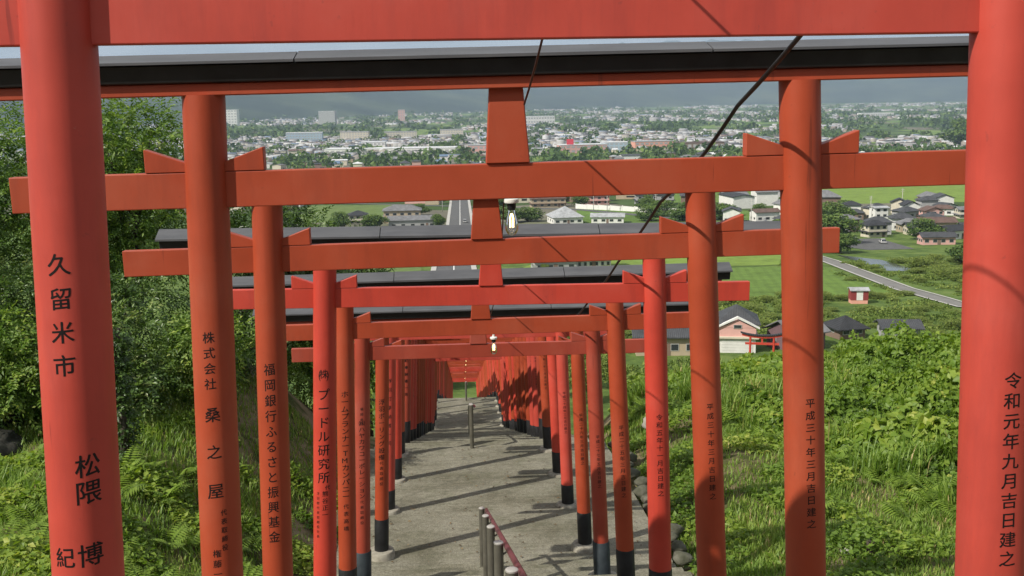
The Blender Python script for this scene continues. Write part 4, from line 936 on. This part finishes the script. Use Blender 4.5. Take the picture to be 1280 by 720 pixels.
link('lintel', curved(3.85, .3, .16, RED['scarlet'], 'lintel', 2.75, .35), r); link('roof', curved(4.16, .16, .3, TILE['black'], 'roof', 2.95, .4), r)
# right hand cluster and the middle rows
HS = [ # x, y, w, d, h, roof, rise, wall, tile, rot, floors, nwin, label
 (147.4, 312, 13, 7, 3.2, 'gable_x', 1.6, 'pink', 'slate', -6, 1, 4, 'long pink walled house with grey roof beside the right hand yard'),
 (141.5, 346, 9, 7, 5.4, 'hip', 2.0, 'cream', 'black', 8, 2, 3, 'two storey house with black tiled roofs behind the asphalt yard'),
 (131, 352, 8, 7, 5.0, 'hip', 1.9, 'white', 'black', 4, 2, 3, 'white two storey house with dark roof at the left end of the right hand row'),
 (160, 352, 12, 8, 3.4, 'gable_x', 2.0, 'cream', 'black', -8, 1, 4, 'low house with broad black roof in the middle of the right hand row'),
 (176, 374, 17, 9, 3.6, 'gable_x', 2.2, 'tan', 'brown', -5, 1, 5, 'long house with brown tiled roof behind the right hand row'),
 (178, 346, 15, 8, 3.2, 'gable_x', 2.0, 'grey', 'slate', -14, 1, 4, 'house with long slate roof partly behind the nearest right pillar'),
 (168.5, 310, 8, 7, 5.0, 'gable_y', 1.6, 'white', 'slate', -4, 2, 2, 'white gabled house at the right hand corner by the red shed'),
 (166, 402, 7, 7, 8.5, 'gable_x', .6, 'white', 'pale', 3, 3, 2, 'tall narrow white house above the black roofs'),
 (192, 412, 10, 8, 5.4, 'gable_y', 2.0, 'pink', 'brown', 0, 2, 3, 'pink house with its gable facing the hill behind the brown roof'),
 (212, 420, 14, 8, 4.8, 'gable_x', 1.4, 'cream', 'grey', -4, 2, 4, 'long cream house right of the pink gable'),
 (226, 404, 8, 8, 6.0, 'hip', 1.2, 'pale_green', 'blue', 0, 2, 2, 'pale green house beside the nearest right pillar'),
 (128, 428, 14, 8, 5.0, 'gable_x', 1.6, 'white', 'brown', 10, 1, 3, 'white barn with brown roof left of the dark trees'),
 (-19.5, 436, 22, 10, 3.6, 'gable_x', 1.6, 'grey', 'grey', 4, 1, 5, 'low long building with pale grey roof left of the street'),
 (-25, 462, 18, 10, 6.2, 'hip', 2.4, 'tan', 'grey', 2, 2, 5, 'larger grey roofed hall behind the low long building'),
 (-44, 456, 9, 8, 4.6, 'hip', 2.0, 'cream', 'black', 6, 2, 3, 'dark roofed house at the left end of the grey roofed buildings'),
 (14, 500, 9, 8, 8, 'hip', .6, 'white', 'pale', 4, 3, 3, 'white three storey house right of the street'),
 (45.2, 440, 14, 14, 3.2, 'hip', 4.6, 'white', 'pale', 8, 1, 4, 'pavilion with pale pyramid roof near the middle'),
 (63, 436, 15, 8, 3.0, 'gable_x', 1.4, 'white', 'pale', -10, 1, 4, 'pale low roofed annex right of the pyramid roof'),
 (24, 264, 12, 8, 3.2, 'hip', 2.3, 'grey', 'slate', 4, 1, 4, 'dark tiled house in the middle below the third gate'),
 (34.5, 268, 10, 7, 5.8, 'gable_x', .8, 'white', 'grey', 2, 2, 6, 'white house with a row of windows right of the dark tiled house'),
 (47, 545, 20, 9, 5.2, 'hip', 2.2, 'tan', 'brown', 4, 2, 5, 'brown roofed inn behind the pyramid roof'),
 (74, 560, 16, 9, 5.0, 'gable_x', 2.0, 'pink', 'brown', 0, 2, 4, 'pink house right of the brown roofed inn'),
 (104, 548, 22, 11, 6.0, 'hip', 3.2, 'grey', 'black', -4, 2, 5, 'big black roofed hall above the white wall'),
 (150, 560, 18, 10, 4.6, 'gable_x', 2.2, 'white', 'grey', 6, 1, 4, 'long grey roofed hall left of the second right pillar'),
 (172, 520, 12, 8, 3.8, 'gable_x', 1.6, 'white', 'pale', -8, 1, 3, 'pale roofed barn by the second right pillar'),
]
for x, y, w, d, h, rf, rise, wl, tl, rot, fl, nw, lab in HS:
    k = .76 if x > 120 else .9
    house(x, y, w*k, d*k, h*k, rf, rise*k, wl, tl, rot, lab, fl, nw)
vil = []; tries = 0
while len(vil) < 34 and tries < 4000:
    tries += 1; x = random.uniform(112, 262); y = random.uniform(322, 470)
    if (120 < x < 142 and y < 340) or any(abs(x-a[0]) < 10 and abs(y-a[1]) < 10 for a in HS) or any(abs(x-a) < 9.5 and abs(y-b) < 9.5 for a, b in vil): continue
    vil.append((x, y)); tq = random.choice(['slate', 'slate', 'black', 'grey', 'black', 'brown', 'slate']); wq = random.choice(['white', 'cream', 'tan', 'grey', 'brown', 'white'])
    w_ = random.uniform(6, 9.5); house(x, y, w_, random.uniform(5, 7), random.choice([2.7, 2.9, 4.4, 4.6]), random.choice(['hip', 'gable_x', 'gable_y', 'hip']), random.uniform(1.3, 1.9), wq, tq, random.uniform(-25, 25), 'small %s walled house with %s tiled roof packed into the right hand village' % (wq, tq), 1, random.choice([2, 3]), group='%s roofed %s houses of the right hand village' % (tq, wq))
# long white boundary wall
r = tag(empty('white_wall', W(61, 520)), 'long white boundary wall crossing the plain behind the pyramid roof', 'wall'); a = Vector((60, 528)); b = Vector((120, 455))
for i in range(12):
    p, q = a.lerp(b, i/12), a.lerp(b, (i+1)/12); m_ = (p+q)/2; o = link('wall_panel', MB().box(-(q-p).length/2+.04, (q-p).length/2-.04, -.15, .15, -1, 2.3).mesh('wall_panel', WALL['white']), r, Vector(W(m_.x, m_.y))-Vector(W(61, 520))); o.rotation_euler.z = math.atan2(q.y-p.y, q.x-p.x)
    o = link('wall_post', MB().box(-.25, .25, -.25, .25, -1, 2.6).mesh('wall_post', WALL['white']), r, Vector(W(p.x, p.y))-Vector(W(61, 520)))
# landmark buildings of the town
def block(x, y, w, d, h, wall, label, floors, nwin, rot=0, roof='white', cat='building', name='building'):
    root = tag(empty(name, W(x, y), (0, 0, rad(rot))), label, cat, 'large buildings in the town')
    link('wall', MB().box(-w/2, w/2, -d/2, d/2, -2, h).mesh('wall', WALL[wall]), root); link('roof', MB().box(-w/2-.4, w/2+.4, -d/2-.4, d/2+.4, h+.02, h+.9).mesh('roof', TILE[roof]), root)
    for f in range(floors):
        z = h*(f+.55)/floors; hh = h/floors*.22
        for i in range(nwin):
            xx = -w/2+w*(i+.5)/nwin; ww = w/nwin*.32; link('window', MB().box(xx-ww, xx+ww, -d/2-.12, -d/2+.05, z-hh, z+hh).mesh('window', WALL['grey']), root)  # distance haze put into the pane colour: mid grey, low contrast
BL = [(-323, 2260, 76, 26, 20, 'blue', 'long pale blue white block at the left of the town', 4, 12, 'white'), (-215, 2250, 60, 20, 20, 'cream', 'cream apartment slab right of the long pale block', 5, 10, 'pale'), (-120, 2280, 70, 20, 18, 'cream', 'second cream apartment slab in the middle of the town', 5, 12, 'pale'), (-10, 2300, 50, 20, 20, 'cream', 'third cream apartment slab beside the strut', 5, 9, 'pale'),
 (-470, 3900, 60, 30, 50, 'grey', 'tall white tower at the foot of the mountains', 9, 4, 'white'), (-215, 4200, 26, 24, 48, 'pink', 'slim pinkish tower before the mountains', 8, 3, 'pale'), (-860, 4000, 90, 40, 60, 'white', 'distant white block far left before the mountains', 6, 8, 'white'),
 (-100, 1620, 200, 40, 9, 'white', 'very long low white roofed hall in the town', 1, 24, 'white'), (40, 1540, 46, 24, 14, 'pink', 'pink walled shop left of the second gate strut', 2, 6, 'pale'), (103, 1500, 44, 24, 9, 'white', 'white shop with pale green roof right of the strut', 2, 6, 'pale'),
 (185, 1545, 70, 26, 12, 'pink', 'pink shop building with a red sign', 2, 9, 'white'), (235, 1560, 40, 22, 14, 'blue', 'pale blue building right of the pink shop', 3, 6, 'white'), (300, 1600, 60, 24, 13, 'salmon', 'salmon coloured store in the town', 2, 8, 'pale'), (372, 1600, 74, 30, 10, 'brown', 'broad brown roofed hall in the town', 1, 9, 'brown'),
 (270, 3600, 130, 50, 24, 'white', 'large white factory in the middle distance', 2, 14, 'white'), (-140, 1790, 40, 16, 13, 'white', 'white block with dark windows in the left town', 2, 6, 'white'), (1500, 3700, 120, 36, 14, 'white', 'long white works right of the second pillar', 1, 14, 'white')]
for x, y, w, d, h, wl, lab, fl, nw, rf in BL: block(x, y, w, d, h, wl, lab, fl, nw, random.uniform(-6, 6), rf)
o = tag(link('shop_sign', MB().box(-5, 5, -.3, .3, -4, 4).mesh('shop_sign', plain('sign_red', (.7, .05, .08), .5)), None, W(166, 1530, 17)), 'square red sign standing over the pink shop', 'sign')
# smaller houses of the town: the nearest ones one by one
PROT = []
for w, d, h, rf, rise in ((10, 8, 5.4, 'hip', 2.2), (12, 8, 3.4, 'gable_x', 2.0), (9, 9, 5.8, 'gable_y', 2.0), (15, 9, 5.0, 'hip', 2.6), (18, 11, 6.0, 'gable_x', 1.0), (8, 8, 6.2, 'hip', 1.6)):
    if rf == 'hip': wm = MB().box(-w/2, w/2, -d/2, d/2, -2, h).mesh('wall', WALL['white']); rm = mkmesh('roof', *hip(w, d, rise), TILE['slate'])
    else: wm = mkmesh('wall', *gable_wall(w, d, h, rise*.86, rf[-1]), WALL['white']); rm = mkmesh('roof', *gable(w, d, rise, .6, .18, rf[-1]), TILE['slate'])
    wn = MB()
    win = MB().box(-w*.14, w*.14, -d/2-.08, -d/2+.02, h*.3-.5, h*.3+.5).mesh('window', M_PANE)
    PROT.append((wm, rm, win, w, h))
def occupied(x, y, lst, m_):
    return any(abs(x-a) < m_ and abs(y-b) < m_*1.3 for a, b in lst)
taken = [(h_[0], h_[1]) for h_ in HS] + [(b_[0], b_[1]) for b_ in BL]
fields = [(190, 470, 500, 790), (105, 200, 545, 800), (-85, -24, 470, 600), (-70, -10, 262, 330), (14, 95, 200, 372)]
def free(x, y):
    if abs(x-2) < 12: return False
    return not any(a < x < b and c < y < d for a, b, c, d in fields)
cnt = 0; tries = 0
while cnt < 262 and tries < 60000:
    tries += 1
    dd = 520*math.exp(random.random()*1.22); az = rad(random.uniform(-22, 31)); x, y = dd*math.sin(az), dd*math.cos(az)
    if noise.noise((x/190, y/190, 4)) < -0.02 - 0.35*sst(900, 1600, y) or not free(x, y) or occupied(x, y, taken, 15): continue
    taken.append((x, y)); q = random.randrange(6); wm, rm, win, w, h = PROT[q]
    wc = random.choice(['white', 'white', 'cream', 'cream', 'tan', 'grey', 'pink', 'brown']); tcq = random.choice(['slate', 'slate', 'black', 'grey', 'grey', 'pale', 'brown', 'white', 'blue'] if y > 750 else ['slate', 'slate', 'black', 'grey', 'brown'])
    root = tag(empty('small_house', W(x, y), (0, 0, rad(random.choice((0, 90))+random.uniform(-12, 12)))), 'small %s house with %s roof among many in the town on the plain' % (wc, tcq), 'house', 'small %s houses with %s roofs in the town' % (wc, tcq))
    s = random.uniform(.85, 1.25); root.scale = (s, s, s)
    for nm, me, mt in (('wall', wm, WALL[wc]), ('roof', rm, TILE[tcq]), ('window', win, None)):
        o = link(nm, me, root)
        if nm == 'roof': o.location.z = h+.02
        if mt: o.material_slots[0].link = 'OBJECT'; o.material_slots[0].material = mt
    cnt += 1
# the rest of the town, too many to count
def town_mat():
    m, nt, p = mat_new('far_town_walls_and_roofs'); at = N(nt, 'ShaderNodeAttribute', attribute_name='col'); nt.links.new(at.outputs['Color'], p.inputs['Base Color']); p.inputs['Roughness'].default_value = .8; return m
n = 8500; U_ = rng.random(n*3); dd = 1450*np.exp(U_*1.72); az = np.radians(rng.uniform(-23, 31, n*3)); X = dd*np.sin(az); Y = dd*np.cos(az)
keepm = np.array([noise.noise((x/520, y/650, 4)) + 0.35*noise.noise((x/150, y/200, 8)) > (-0.06 if y < 2500 else 0.10 if y < 3600 else 0.03) and abs(x-4) > 14 and (y > 1740 or random.random() < .25) for x, y in zip(X, Y)]); X, Y = X[keepm][:n], Y[keepm][:n]; n = len(X)
Z = np.array([ZC+P(y) for y in Y]); w = rng.uniform(5, 9, n)*np.where(rng.random(n) < .06, 3.2, 1); d = rng.uniform(4, 6, n); h = rng.uniform(3, 6.5, n)*np.where(rng.random(n) < .012, 2.0, 1); rs = rng.uniform(.4, 2.4, n); ro = rng.uniform(-.3, .3, n)+np.where(rng.random(n) < .4, 1.57, 0)
tpl = np.array([(-1, -1, 0), (1, -1, 0), (1, 1, 0), (-1, 1, 0), (-1, -1, 1), (1, -1, 1), (1, 1, 1), (-1, 1, 1), (-1, 0, 2), (1, 0, 2)], float)
vx = tpl[None, :, 0]*w[:, None]; vy = tpl[None, :, 1]*d[:, None]; vz = np.where(tpl[None, :, 2] == 2, (h+rs)[:, None], np.where(tpl[None, :, 2] == 1, h[:, None], -2.0))
c, s = np.cos(ro)[:, None], np.sin(ro)[:, None]
V = np.stack([vx*c-vy*s+X[:, None], vx*s+vy*c+Y[:, None], vz+Z[:, None]], 2).reshape(-1, 3)
TF = np.array([(0, 1, 5), (0, 5, 4), (1, 2, 6), (1, 6, 5), (2, 3, 7), (2, 7, 6), (3, 0, 4), (3, 4, 7), (5, 6, 9), (7, 4, 8), (4, 5, 9), (4, 9, 8), (6, 7, 8), (6, 8, 9)])
F = (TF[None] + (np.arange(n)*10)[:, None, None]).reshape(-1, 3)
me = npmesh('distant_town', V, F, town_mat())
wc = np.array([(.36, .35, .34), (.32, .30, .26), (.24, .24, .24), (.46, .46, .46), (.25, .22, .19)])[rng.integers(0, 5, n)]; rc = np.array([(.06, .06, .065), (.10, .10, .11), (.2, .2, .2), (.4, .41, .42), (.14, .09, .07), (.48, .49, .50), (.15, .2, .28)])[rng.integers(0, 7, n)]
cols = np.ones((n, 14, 4)); cols[:, :10, :3] = wc[:, None]; cols[:, 10:, :3] = rc[:, None]
a = me.attributes.new('col', 'FLOAT_COLOR', 'FACE'); a.data.foreach_set('color', cols.reshape(-1).astype(np.float32))
tag(link('distant_town', me), 'sprawl of tiny pale houses covering the far plain', 'town', kind='stuff')

# ---- trees and bushes on the plain
def far_crown(nb, nq, size, mat, lumpy=(0.35, 0.6), tone=.5):
    bl = crown_blobs((0, 0, 1.0), 1.0, 1.0, nb, .7, lumpy); P_, d_, q_ = blob_points(bl, nq, (0.7, 1.05), .3)
    Dv = rng.normal(size=(nq, 3)); ln = rng.uniform(.6, 1.3, nq)*size
    return leaves('crown', P_, Dv, d_+rng.normal(size=(nq, 3))*.5, ln, ln*.8, tone+rng.normal(size=nq)*.2+(P_[:, 2]-1)*.15, mat)
CROWNS = [far_crown(16, 3200, .13, LEAF_FAR) for _ in range(4)]; BUSH = [far_crown(18, 3600, .09, LEAF_BUSH, (.3, .55), .62) for _ in range(4)]
V, F = tube([(0, 0, -.6), (0, 0, .5), (.03, 0, 1.1)], [.09, .07, .04], 6); TRK = mkmesh('trunk', V, F, M_BARK)
def ftree(x, y, r, h, label, group, proto=None, name='plain_tree', cat='tree', low=0.1):
    root = tag(empty(name, W(x, y), (0, 0, random.uniform(0, 6.28))), label, cat, group); root.scale = (r, r, h/2)
    c = link('crown', proto or random.choice(CROWNS), root, (0, 0, low)); link('trunk', TRK, root)
    return root
NT = [(118, 322, 7.5, 9, 'big dark tree left of the right hand houses'), (126, 372, 8, 10, 'dark tree clump behind the white two storey house'), (152, 330, 6, 6.5, 'rounded green tree in front of the black roofs'), (146, 392, 7, 9, 'dark tree left of the tall narrow white house'), (112, 352, 6, 6, 'light green tree at the end of the yard'),
 (128, 250, 6, 6.5, 'round dark bush tree across the canal'), (103, 300, 5, 6, 'dark tree by the lane'), (109, 290, 5.5, 5.5, 'dark bush left of the canal water'), (30, 452, 7, 6, 'leafy tree left of the pyramid roof'), (22, 447, 6, 6, 'leafy tree between the street and the pyramid roof'), (82, 440, 7, 6, 'tree right of the pale annex'), (95, 436, 7, 5.5, 'round tree before the second right pillar'),
 (-8, 432, 3.5, 5, 'small tree left of the street'), (-36, 428, 4.5, 5, 'dark shrub tree in front of the grey roofed buildings'), (-50, 430, 5, 7, 'dark tree left of the grey roofed buildings'), (112, 440, 8, 7, 'round bush tree right of the big hall'), (240, 452, 9, 9, 'tall tree clump behind the pale green house'), (715, 1450, 34, 40, 'large solitary round tree grove at the far right'), (90, 500, 6, 6, 'pale green bamboo clump at the white wall'), (108, 478, 6, 6, 'yellow green tree at the end of the white wall')]
for x, y, r, h, lab in NT: ftree(x, y, r, h, lab, 'trees among the houses')
i = 0; used = []; tries = 0
while i < 190 and tries < 20000:
    tries += 1
    x = random.uniform(18, 150); y = random.uniform(128, 262)
    if abs(x-94) < 5.5 and y > 170 or (22 < x < 88 and y > 200) or (x > 103 and x < 112 and y > 238) or y < 128 or x > .62*y or occupied(x, y, [(41, 151), (50.5, 150.5), (30, 150), (60, 158), (68, 156), (76, 192), (41.6, 139)], 7 if y > 150 else 6) or occupied(x, y, used, 3.0): continue
    if y < 150 and x < 52: continue
    if abs(x-80) < 12 and y > 185 and y < 192: continue
    used.append((x, y)); r = random.uniform(1.3, 3.0)*(1.5 if x > 103 else 1)
    ftree(x, y, r, r*random.uniform(.32, .95), 'scrubby green bush on the meadow below the right hand slope', 'bushes on the meadow below', random.choice(BUSH), 'meadow_bush', 'bush', -.45); i += 1
def meadow_scrub(n):
    C = np.zeros((n, 3)); tn = np.zeros(n); i = 0
    while i < n:
        x = random.uniform(16, 152); y = random.uniform(126, 262)
        v = noise.noise((x*.11, y*.16, 80)) + .5*noise.noise((x*.4, y*.5, 81))
        if v < .05 or x > .64*y or abs(x-94) < 4 and y > 180 or 104 < x < 112 and y > 240 or (22 < x < 88 and 201 < y) or any(abs(x-a) < 5 and abs(y-b) < 6 for a, b in ((41, 150), (50, 150), (30, 149), (60.6, 157), (68.8, 156), (76, 190), (41.6, 138))): continue
        C[i] = (x, y, ZC+H(x, y)+random.uniform(0, .9)*min(1, v*2.2)); tn[i] = .58+.5*noise.noise((x*.09, y*.09, 83)); i += 1
    ln = rng.uniform(.25, .6, n); Nn = rng.normal(size=(n, 3))*.6+np.array([0, 0, .8])
    return leaves('meadow_scrub', C, rng.normal(size=(n, 3)), Nn, ln, ln*.7, tn+rng.normal(size=n)*.16, LEAF_BUSH)
tag(link('meadow_scrub', meadow_scrub(60000)), 'rough knee high scrub covering the meadow below the right hand slope', 'scrub', kind='stuff')
for k in range(26):
    x = random.uniform(20, 88); y = random.choice([196, 198, 199.5, 260, 302])+random.uniform(-1, 1)
    ftree(x, y, random.uniform(1.6, 2.6), random.uniform(1.4, 2.4), 'low bush on the ridge between the green fields', 'bushes between the fields', random.choice(BUSH), 'field_bush', 'bush', -.25)
for k in range(10):
    ftree(-14+k*3.6+random.uniform(-1, 1), 116+random.uniform(0, 14), random.uniform(2.4, 3.6), random.uniform(4, 7), 'green tree closing the view under the farthest gates', 'trees under the farthest gates', random.choice(CROWNS+BUSH), 'hill_foot_tree')
i = 0; used2 = list(taken)
while i < 120:
    dd = 430*math.exp(random.random()*1.2); az = rad(random.uniform(-22, 31)); x, y = dd*math.sin(az), dd*math.cos(az)
    if not free(x, y) or occupied(x, y, taken, 11): continue
    ftree(x, y, random.uniform(3.5, 7.5), random.uniform(4, 8), 'dark green tree among the houses of the plain', 'trees of the plain'); i += 1
# farther groves as one mass
n = 1500; U_ = rng.random(n); dd = 1100*np.exp(U_*1.9); az = np.radians(rng.uniform(-23, 31, n)); X = dd*np.sin(az); Y = dd*np.cos(az); Z = np.array([ZC+P(y) for y in Y])
R_ = rng.uniform(4, 11, n)*(1+(dd > 2500)*.6); q = 34; C = np.repeat(np.stack([X, Y, Z], 1), q, 0); d_ = unit(rng.normal(size=(n*q, 3))+np.array([0, 0, .5])); Rr = np.repeat(R_, q)
C = C + d_*np.stack([Rr*1.3, Rr, Rr*.55], 1) + np.array([0, 0, 1.0])*(Rr*.5)[:, None]; ln = Rr*rng.uniform(.5, .9, n*q)
tag(link('distant_groves', leaves('distant_groves', C, rng.normal(size=(n*q, 3)), d_, ln, ln*.8, .45+rng.normal(size=n*q)*.2, LEAF_FAR)), 'dark green groves and hedges dotted over the far plain', 'trees', kind='stuff')

# ---- poles
def pole(x, y, h, label, arms=2):
    root = tag(empty('utility_pole', W(x, y)), label, 'utility pole', 'utility poles on the plain'); V, F = lathe([(.17, -1), (.12, h)], 8); link('post', mkmesh('post', V, F, M_KERB, True), root)
    for k in range(arms): link('crossarm', MB().box(-.9, .9, -.06, .06, h-.5-k*.8, h-.38-k*.8).mesh('crossarm', M_KERB), root)
pole(27.6, 137, 9.5, 'pale utility pole beside the low tan house', 1)
for i, (x, y) in enumerate([(66, 505), (72, 500), (90, 470), (151, 372), (120, 420), (60, 300), (-8, 520), (170, 420), (205, 470)]): pole(x, y, 10, 'thin utility pole standing between the houses of the plain')

# ---- a few parked cars
def car(x, y, rot, mat, label):
    root = tag(empty('parked_car', W(x, y, .1), (0, 0, rad(rot))), label, 'car', 'cars parked below')
    b = link('body', bevel(mkmesh('body', [(-2, -.85, .3), (2, -.85, .3), (2, .85, .3), (-2, .85, .3), (-2, -.82, .85), (1.95, -.82, .75), (1.95, .82, .75), (-2, .82, .85)], BOXF, mat), .09, 2), root)
    c = link('cabin', bevel(mkmesh('cabin', [(-1.7, -.78, .8), (1.1, -.78, .8), (1.1, .78, .8), (-1.7, .78, .8), (-1.4, -.65, 1.45), (.5, -.65, 1.45), (.5, .65, 1.45), (-1.4, .65, 1.45)], BOXF, M_PANE), .06, 2), root)
    link('car_roof', bevel(mkmesh('car_roof', boxv(-1.38, .48, -.64, .64, 1.44, 1.5), BOXF, mat), .02, 1), root)
    for wx in (-1.2, 1.2):
        for wy in (-.8, .8):
            V, F = lathe([(.31, -.1), (.31, .1)], 14); w_ = link('wheel', mkmesh('wheel', V, F, M_BLACK), root, (wx, wy, .3)); w_.rotation_euler.x = rad(90)
            V, F = lathe([(.17, -.105), (.17, .105)], 10); link('rim', mkmesh('rim', V, F, M_CAP), w_)
car(158, 303, 20, WALL['white'], 'white car parked at the right hand village edge'); car(133, 318, 80, WALL['grey'], 'grey car parked on the asphalt yard'); car(127, 326, 85, WALL['white'], 'white car parked deep in the asphalt yard'); car(2.6, 452, 88, WALL['grey'], 'grey car driving on the straight street')

# ---- haze over the plain: one closed box of even air
hz = bpy.data.materials.new('haze_air'); hz.use_nodes = True; t_ = hz.node_tree; t_.nodes.clear()
mo = t_.nodes.new('ShaderNodeOutputMaterial'); pv = t_.nodes.new('ShaderNodeVolumePrincipled'); pv.inputs['Density'].default_value = 8.5e-5; pv.inputs['Color'].default_value = (0.60, 0.78, 1.0, 1); pv.inputs['Anisotropy'].default_value = 0.0
t_.links.new(pv.outputs[0], mo.inputs['Volume'])
o = link('haze', MB().box(-15500, 15500, -14500, 23000, ZC-100, ZC+1400).mesh('haze', hz)); tag(o, 'thin bluish summer haze over the whole valley', 'haze', kind='stuff')
